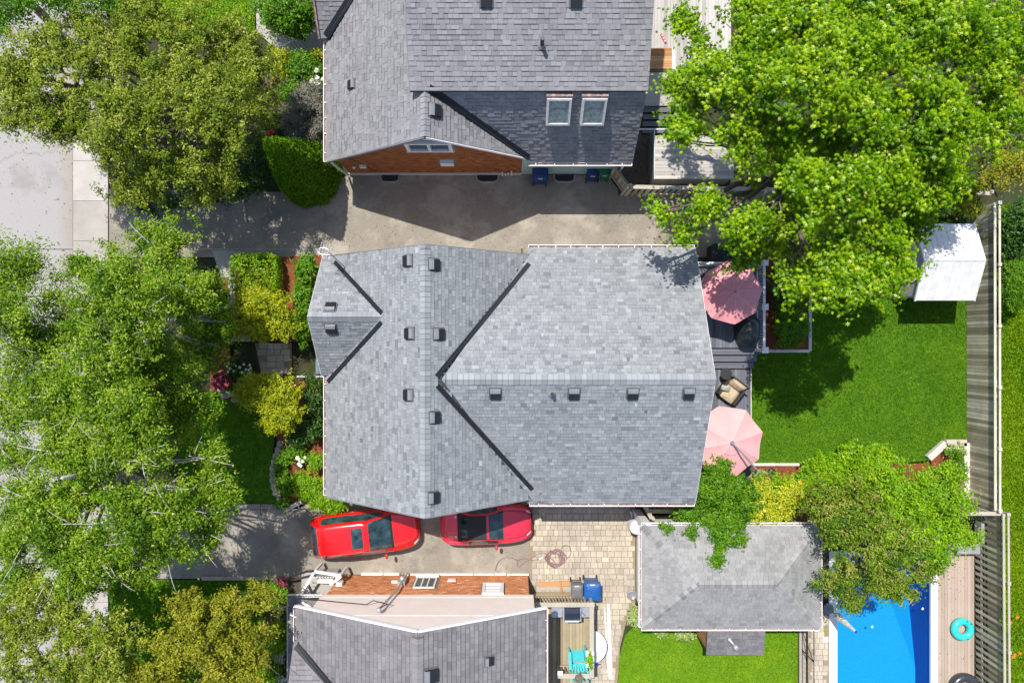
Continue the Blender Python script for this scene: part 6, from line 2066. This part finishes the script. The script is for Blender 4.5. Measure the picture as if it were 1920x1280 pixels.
tree('birch_tree', 'birch at the left edge hanging over the road', (-22.6, 1.6),
     [B(25, 505, 6.8, 1.3, .9, .7, 150), B(15, 590, 7.2, 1.4, 1.2, .8, 150), B(80, 555, 6.2, .9, .7, .5, 65), B(40, 690, 6.2, 1.3, 1.0, .5, 100), B(90, 640, 6, .6, .6, .4, 26), B(30, 780, 6, 1.3, .9, .5, 100), B(100, 650, 6.2, 1.0, .9, .5, 90), B(60, 860, 6.2, 1.2, .9, .5, 110), B(35, 935, 6, 1.1, .9, .5, 100), B(110, 790, 6.4, 1.1, .8, .5, 100), B(20, 860, 5.6, 1.0, .9, .5, 90), B(130, 600, 5.8, 1.0, .9, .5, 90), B(25, 740, 5.6, 1.0, .9, .5, 90), B(95, 720, 5.2, 1.0, .8, .5, 80)],
     'birch', 0.10, 0.24, 22, bark='bark_birch', trunk_r=.15, top=(-20.5, 1.2, 7.0), twigs=4, gap=0.22, gscale=.8, seed=41, shell=.65, droop=.2, glint=.015)
tree('crabapple_tree', 'mottled olive green tree over the road at the lower left', (-18.6, -12.6),
     [B(85, 1140, 5.4, 2.0, 1.5, .8, 260), B(200, 1195, 5.6, 1.6, 1.3, .8, 170), B(50, 1250, 5.2, 1.6, 1.1, .7, 130), B(170, 1265, 5.2, 1.4, .8, .7, 100), B(150, 1095, 5.0, 1.0, .6, .5, 60), B(20, 1180, 5, .9, 1.0, .6, 70)],
     'olive', 0.105, 0.18, 28, trunk_r=.16, gap=0.2, gscale=.8, seed=43, glint=.015, shell=.6)
tree('bronze_tree', 'golden bronze tree in front of the low house', (-11.6, -12.6),
     [B(430, 1135, 5.0, 1.4, .8, .7, 130), B(370, 1195, 5.6, 1.6, 1.2, .9, 190), B(465, 1205, 5.0, 1.2, 1.1, .8, 140), B(305, 1255, 5.0, 1.5, .8, .8, 130), B(425, 1272, 5.2, 1.5, .9, .8, 150), B(345, 1125, 4.6, .6, .5, .4, 36), B(490, 1110, 4.2, .6, .5, .4, 36)],
     'bronze', 0.11, 0.18, 26, trunk_r=.15, gap=0.12, gscale=.8, seed=47, shell=.6)
tree('pool_tree', 'brownish green tree leaning over the blue pool', (14.5, -7.6),
     [B(1590, 960, 4.3, 1.5, 1.5, .9, 200), B(1650, 1020, 4.6, 1.6, 1.4, .9, 220), B(1570, 1075, 3.8, 1.0, .95, .7, 110), B(1660, 1095, 3.8, 1.3, .7, .6, 110), B(1535, 950, 3.4, .7, 1.0, .6, 70), B(1725, 1065, 3.8, .8, .7, .5, 60), B(1600, 1125, 3.4, .6, .35, .4, 26)],
     'mixed', 0.105, 0.17, 26, trunk_r=.14, gap=0.08, gscale=1.0, seed=53, shell=.6, glint=.02)
tree('robinia_tree', 'fresh green tree beside the angled timber border', (16.6, -6.4),
     [B(1690, 930, 4.2, 1.6, 1.3, .8, 210), B(1765, 950, 3.8, 1.2, 1.2, .7, 140), B(1740, 1020, 4.0, 1.3, .8, .7, 130), B(1800, 1005, 3.2, .8, .5, .4, 50), B(1640, 900, 3.6, 1.1, .8, .6, 90), B(1780, 895, 3.2, .8, .7, .5, 60), B(1690, 1000, 4.4, 1.2, .9, .7, 100)],
     'lime', 0.12, 0.18, 18, trunk_r=.12, gap=0.1, gscale=1.0, seed=59, shell=.6)
tree('ash_tree', 'bronze leaved tree at the top end of the board fence', (20.6, 8.0),
     [B(1800, 370, 4.2, 1.0, .6, .5, 80), B(1870, 320, 4.4, 1.2, 1.0, .6, 110), B(1900, 200, 4.6, 1.0, 1.2, .7, 90)], 'bronze', 0.11, 0.2, 20, trunk_r=.11, gap=.1, seed=61)

# the tall clipped cedar cone
cd = thing('cedar_tree', (-8.75, 7.15, 0), 'tall tapering cedar at the front corner of the red brick gable', 'tree')
part('trunk', MB().tube([(-8.75, 7.15, 0), (-8.75, 7.2, 5.2)], [.14, .02], 7), M['bark'], cd)
n = 17000
zz = 5.75 * (1 - np.sqrt(nrg.random(n))) ** 1.0
rad = 1.28 * (1 - (zz / 5.85) ** 1.55) * (1 - .30 * nrg.random(n) ** 2)
aa = nrg.uniform(0, 2 * math.pi, n)
wob = np.array([1 + .10 * noise.noise(Vector((math.cos(a) * 2, math.sin(a) * 2, z * 1.4))) for a, z in zip(aa, zz)])
C = np.column_stack([-8.75 + rad * wob * np.cos(aa), 7.15 + rad * wob * np.sin(aa), zz + .1]) + nrg.normal(0, .03, (n, 3))
Nn = np.column_stack([np.cos(aa), np.sin(aa), np.full(n, .55)]) + nrg.normal(0, .65, (n, 3))
foliage('crown', cd, (C, Nn, np.clip(nrg.normal(.45, .2, n), 0, 1), nrg.uniform(.09, .17, n)), LEAF['cedar'], .4)


# ------------------------------------------------------------------ shrubs and flowers
def S_(px, py, z, rx, ry, rz, n):
    return B(px, py, z, rx, ry, rz, n)


shrub('rounded_cedar', 'small round clipped evergreen tucked beside the tall cedar', [S_(594, 274, .9, .55, .42, .7, 150)], 'cedar', .09, .07, 16, seed=3)
shrub('smoke_bush', 'grey purple feathery bush against the front wall', [S_(580, 195, 1.4, .75, .7, .7, 120), S_(560, 235, 1.1, .7, .6, .6, 90), S_(595, 245, 1.2, .5, .6, .6, 60)], 'smoke', .07, .12, 26, seed=5)
t = shrub('hydrangea', 'green bush with creamy white blossoms beside the charcoal roof', [S_(600, 150, .8, .5, .65, .4, 60)], 'green', .10, .12, 12, seed=7)
blossoms(t, [W(x, y, 1.15) for x, y in ((594, 133), (595, 146), (586, 153), (596, 157), (582, 168), (590, 169), (606, 150))], 'petal_white', .10)
shrub('dense_shrub', 'glossy green shrub beside the creamy blossoms', [S_(565, 125, .9, .75, .6, .5, 90), S_(550, 175, .8, .7, .6, .5, 80)], 'green', .10, .13, 14, seed=9)
shrub('golden_shrub', 'amber leaved shrub at the end of the iron railing', [S_(524, 122, 1.0, .45, .75, .5, 80)], 'gold', .08, .1, 14, seed=11)
shrub('golden_shrub', 'small yellow green shrub at the foot of the front step', [S_(596, 104, .6, .45, .22, .3, 36)], 'gold', .08, .08, 12, seed=12)
shrub('porch_shrub', 'large rich green shrub in front of the charcoal roofed porch', [S_(545, 25, 1.6, 1.1, .85, .9, 210), S_(510, 15, 1.3, .7, .7, .7, 80), S_(560, 50, 1.3, .8, .5, .6, 80)], 'green', .11, .14, 16, seed=13)
t = shrub('rose_bush', 'low bush with red and pink roses near the cedar tip', [S_(515, 235, .6, .6, .6, .35, 60), S_(535, 228, .6, .4, .4, .35, 30)], 'deep', .09, .12, 13, seed=15)
blossoms(t, [W(506, 250, .95), W(511, 247, .95), W(508, 255, .9)], 'petal_red', .09)
blossoms(t, [W(530, 228, .95)], 'petal_pink', .09)
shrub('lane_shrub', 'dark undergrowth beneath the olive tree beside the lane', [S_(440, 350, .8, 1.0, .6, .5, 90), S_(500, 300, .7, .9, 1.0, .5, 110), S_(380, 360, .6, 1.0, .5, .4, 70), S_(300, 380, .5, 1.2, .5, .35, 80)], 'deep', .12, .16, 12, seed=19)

# front garden of the middle house
n = 5200
hx, hy = W(491, 517)[:2]
t = thing('clipped_hedge', (hx, hy, 0), 'squarish clipped bright green hedge by the lane', 'hedge')
P = nrg.uniform(-1, 1, (n, 3))
P /= np.max(np.abs(P), axis=1, keepdims=True)
P = P * (1 - .12 * nrg.random((n, 1)))
Nn = P + nrg.normal(0, .5, (n, 3)) + np.array([0, 0, .5])
C = P * np.array([1.0, .85, .5]) * (1 - .12 * (np.abs(P[:, :1]) ** 4) * (np.abs(P[:, 1:2]) ** 4)) + np.array([hx, hy, .62]) + nrg.normal(0, .025, (n, 3))
part('stem', MB().tube([(hx, hy, 0), (hx, hy, .8)], .03, 6), M['stem'], t)
part('stem', MB().tube([(hx + .4, hy, 0), (hx + .5, hy, .8)], .03, 6), M['stem'], t)
foliage('foliage', t, (C, Nn, np.clip(nrg.normal(.5, .25, n), 0, 1), nrg.uniform(.07, .13, n)), LEAF['lime'], .5)
shrub('laurel_hedge', 'tall dark glossy hedge along the porch wall', [S_(578, 510, 1.2, .42, .7, .8, 110), S_(575, 560, 1.2, .45, .7, .8, 110), S_(568, 610, 1.1, .4, .7, .7, 90)], 'green', .13, .10, 12, seed=21)
shrub('japanese_maple', 'golden yellow shrub between the hedge and the front path', [S_(500, 575, 1.9, 1.15, .65, .6, 130), S_(470, 610, 1.7, .9, .6, .5, 100), S_(525, 610, 1.6, .8, .55, .5, 90), S_(480, 560, 1.6, .8, .5, .5, 70)], 'gold', .11, .14, 15, seed=23, glint=.02)
shrub('japanese_maple', 'golden yellow shrub below the front path, rounder of two', [S_(505, 735, 1.9, 1.2, .75, .6, 160), S_(530, 770, 1.8, .9, .8, .6, 110), S_(470, 735, 1.6, .6, .6, .5, 70), S_(515, 790, 1.5, .6, .4, .5, 40)], 'gold', .11, .14, 15, seed=25, glint=.02)
shrub('peony', 'round pinkish red bush at the edge of the front lawn', [S_(413, 713, .5, .36, .33, .3, 70)], 'pink', .09, .07, 14, seed=27)
t = shrub('flower_shrub', 'dark leafy bush dotted with small white flowers', [S_(448, 692, .5, .6, .5, .3, 60)], 'deep', .09, .11, 13, seed=28)
blossoms(t, [W(448 + 22 * math.cos(i * 2.4), 690 + 18 * math.sin(i * 3.1), .85) for i in range(14)], 'petal_white', .045)
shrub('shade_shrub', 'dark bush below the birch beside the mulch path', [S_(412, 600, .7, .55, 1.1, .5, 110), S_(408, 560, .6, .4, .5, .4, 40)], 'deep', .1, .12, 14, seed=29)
shrub('shade_shrub', 'deep green bush between the golden shrub and the house wall', [S_(590, 745, .9, .45, .9, .5, 80), S_(585, 800, .7, .5, .6, .4, 60), S_(560, 815, .5, .5, .4, .35, 40)], 'deep', .12, .14, 12, seed=31)
t = shrub('garden_perennial', 'bright green mound of foliage by the gutter above the red suv', [S_(595, 865, .7, .45, .4, .4, 50), S_(585, 915, .8, .75, .55, .45, 120), S_(610, 940, .8, .75, .32, .4, 90), S_(565, 895, .6, .35, .3, .3, 30), S_(630, 950, .7, .4, .25, .35, 40)], 'lime', .085, .10, 14, seed=33)
shrub('hosta', 'mixed small perennials along the stone edging', [S_(527, 868, .3, .3, .3, .22, 30), S_(540, 850, .3, .3, .25, .2, 26), S_(535, 905, .35, .4, .55, .25, 60), S_(560, 852, .3, .3, .3, .2, 20), S_(532, 945, .25, .3, .2, .2, 20)], 'green', .11, .1, 11, seed=35)
t = shrub('phlox', 'patch of white flowers on the red mulch', [S_(564, 866, .3, .22, .22, .15, 14)], 'deep', .08, .08, 10, seed=36)
blossoms(t, [W(*p, .5) for p in ((558, 858), (563, 862), (568, 864), (561, 870), (572, 858), (564, 873), (576, 906))], 'petal_white', .07)
shrub('pale_perennial', 'tan flowered perennial under the golden shrub', [S_(550, 820, .4, .35, .3, .25, 36)], 'pale', .07, .1, 10, seed=37)

# back garden
shrub('day_lily', 'clump of arching strap leaves in the bed beside the white rail', [S_(1480, 615, .55, .75, .75, .4, 130), S_(1485, 560, .4, .7, .7, .3, 60)], 'green', .22, .14, 12, seed=41, aspect=.12, up=.4)
shrub('rail_shrub', 'dark shrub in the maple shade behind the white rail', [S_(1470, 540, .6, .7, .7, .4, 60), S_(1500, 520, .7, .6, .8, .4, 60)], 'deep', .13, .15, 12, seed=42)
shrub('climbing_shrub', 'large leafy green shrub spilling over the fence onto the garage gutter',
      [S_(1340, 915, 2.2, 1.15, .8, .8, 190), S_(1380, 935, 2.2, .9, .9, .7, 140), S_(1345, 875, 2.4, .5, .5, .5, 50), S_(1300, 960, 1.9, .9, .4, .6, 90), S_(1350, 975, 2.5, .9, .3, .4, 80),
       S_(1345, 1000, 2.95, .28, .3, .12, 20), S_(1350, 1022, 3.0, .2, .2, .1, 10), S_(1344, 1050, 3.1, .22, .32, .1, 18), S_(1366, 1010, 2.95, .2, .22, .1, 11), S_(1388, 1008, 2.9, .22, .2, .1, 12), S_(1297, 994, 2.8, .24, .2, .1, 12), S_(1252, 988, 2.6, .2, .15, .1, 8), S_(1380, 985, 2.75, .3, .2, .1, 14)],
      'green', .11, .13, 15, seed=43)
shrub('yellow_shrub', 'bright yellow leaved shrub between the leafy climber and the pool tree', [S_(1425, 915, 2.0, .5, .45, .45, 60), S_(1450, 945, 2.1, .9, .5, .4, 90), S_(1490, 925, 2.0, .7, .45, .4, 70), S_(1415, 968, 2.4, .22, .45, .2, 24), S_(1455, 965, 2.3, .7, .2, .25, 36)], 'yellow', .10, .13, 9, seed=45)
shrub('understorey_shrub', 'leafy green shrub below the yellow leaves', [S_(1455, 930, 1.5, 1.3, .9, .6, 170)], 'lime', .11, .15, 12, seed=46)
t = shrub('lily_clump', 'fresh green lily clump along the bottom of the back lawn', [S_(1560, 880, 1.0, 1.2, .7, .55, 130), S_(1630, 860, .9, .9, .6, .5, 90), S_(1520, 905, .9, .8, .5, .5, 60), S_(1590, 845, .7, .5, .4, .35, 30)], 'lime', .13, .15, 13, seed=47)
blossoms(t, [W(x, y, 1.55) for x, y in ((1500, 905), (1529, 912), (1640, 886))], 'orange', .07)
shrub('variegated_shrub', 'cream edged shrub in the angled timber border', [S_(1792, 842, .4, .4, .25, .22, 40)], 'pale', .09, .08, 12, seed=48)
shrub('border_shrub', 'red tinged green shrub in the angled timber border', [S_(1788, 875, .5, .4, .8, .35, 80)], 'green', .09, .1, 13, seed=49)
t = shrub('cushion_plant', 'small mixed flowers at the foot of the cantilever parasol', [S_(1425, 887, .3, .35, .14, .15, 24)], 'pale', .07, .07, 9, seed=50)
shrub('variegated_shrub', 'cream and green shrub at the lower left corner of the garage', [S_(1194, 1155, .5, .35, .5, .35, 70)], 'pale', .08, .09, 13, seed=51)
shrub('hosta', 'bluish green hosta under the garage gutter', [S_(1285, 1187, .3, .45, .2, .2, 40), S_(1235, 1183, .2, .4, .1, .12, 16)], 'pale', .13, .1, 9, seed=52)
shrub('fence_shrub', 'rounded dark green shrub outside the board fence', [S_(1900, 535, 1.2, .7, 1.0, .8, 200)], 'green', .08, .12, 18, seed=53)
shrub('fence_shrub', 'leafy dark shrub outside the fence corner', [S_(1905, 420, 1.2, .8, .9, .8, 120), S_(1895, 460, .9, .5, .7, .5, 60)], 'deep', .14, .15, 13, seed=54)
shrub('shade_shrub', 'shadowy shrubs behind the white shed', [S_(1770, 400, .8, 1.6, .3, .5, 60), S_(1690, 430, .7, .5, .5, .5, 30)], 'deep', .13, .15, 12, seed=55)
shrub('yard_shrub', 'mixed shrubs between the low house and its front lawn', [S_(520, 1195, 1.0, .5, .7, .6, 100), S_(505, 1255, .9, .5, .7, .5, 70), S_(520, 1110, .7, .4, .5, .4, 50)], 'lime', .10, .13, 13, seed=56)
shrub('red_shrub', 'dark maroon bush at the corner of the lower drive', [S_(527, 1092, .5, .28, .22, .25, 26)], 'pink', .07, .08, 8, seed=57)
for i, (px, py) in enumerate(((1905, 1155), (1892, 1165), (1900, 1225), (1910, 1222), (1897, 1229))):
    lab = ['orange lily by the slatted fence, highest of five', 'orange lily by the slatted fence, nearest the rail of the upper pair', 'orange lily in the middle of the lower trio by the slatted fence',
           'orange lily farthest from the rail in the lower trio', 'lowest orange lily by the slatted fence'][i]
    x, y, _ = W(px, py, .5)
    t = thing('orange_lily', (x, y, .03), lab, 'flower', 'orange lilies outside the slatted fence')
    part('stem', MB().tube([(0, 0, 0), (.02, 0, .5)], .008, 5), M['stem'], t, local=True)
    ptl = MB()
    for k in range(6):
        a = k * math.pi / 3 + i
        ptl.add([(0, 0, .5), (.05 * math.cos(a + .4), .05 * math.sin(a + .4), .55), (.10 * math.cos(a), .10 * math.sin(a), .56), (.05 * math.cos(a - .4), .05 * math.sin(a - .4), .55)], [(0, 3, 2, 1)])
    part('petal', ptl, M['orange'], t, local=True)
    foliage('leaf', t, (np.array([[x, y, .2]]) + nrg.normal(0, .1, (30, 3)), nrg.normal(size=(30, 3)), nrg.random(30), np.full(30, .25)), LEAF['lime'], .12)

# ------------------------------------------------------------------ fallen leaves and grit
def scatter(name, label, poly, z, n, leaf, size):
    x0, x1 = min(p[0] for p in poly), max(p[0] for p in poly)
    y0, y1 = min(p[1] for p in poly), max(p[1] for p in poly)
    P = []
    while len(P) < n:
        x, y = rng.uniform(x0, x1), rng.uniform(y0, y1)
        if in_poly(x, y, poly) and noise.noise(Vector((x * .8, y * .8, z))) > rng.uniform(-.6, .35):
            P.append((x, y, z + rng.uniform(.006, .02)))
    C = np.array(P)
    Nn = nrg.normal(0, .35, (n, 3)) + np.array([0, 0, 1])
    V, Q, T = leaf_arrays(C, Nn, nrg.uniform(.5, 1.3, n) * size, .5, nrg.random(n))
    tag(link(name, fast_mesh(name, V, Q, T, LEAF[leaf])), label, 'leaves', None, 'stuff')


scatter('fallen_leaves', 'small leaves and bits littering the lane between the two houses', [(-17.5, 3.9), (10.5, 3.9), (4.6, 6.3), (-9.3, 6.4), (-17.5, 6.5)], .014, 900, 'bronze', .06)
scatter('fallen_leaves', 'small leaves and bits littering the lower driveway', [(-17.5, -10.2), (.6, -10.2), (.6, -6.9), (-9.5, -7.2), (-17.5, -7.2)], .016, 500, 'bronze', .06)
scatter('fallen_leaves', 'moss flecks and bits on the patio pavers', [(.9, -10.4), (3.6, -10.4), (3.6, -15), (4.7, -15), (5.2, -11.4), (5.3, -6.6), (.9, -6.6)], .05, 260, 'olive', .06)
scatter('fallen_leaves', 'leaf litter over the pale road beside the pavement', [(-23, -15), (-17.8, -15), (-17.8, 15), (-23, 15)], .012, 900, 'bronze', .07)
scatter('fallen_leaves', 'leaf bits strewn on the tan pool deck', [(18.7, -15.3), (20.2, -15.3), (20.2, -8.5), (18.7, -8.5)], .052, 120, 'bronze', .06)
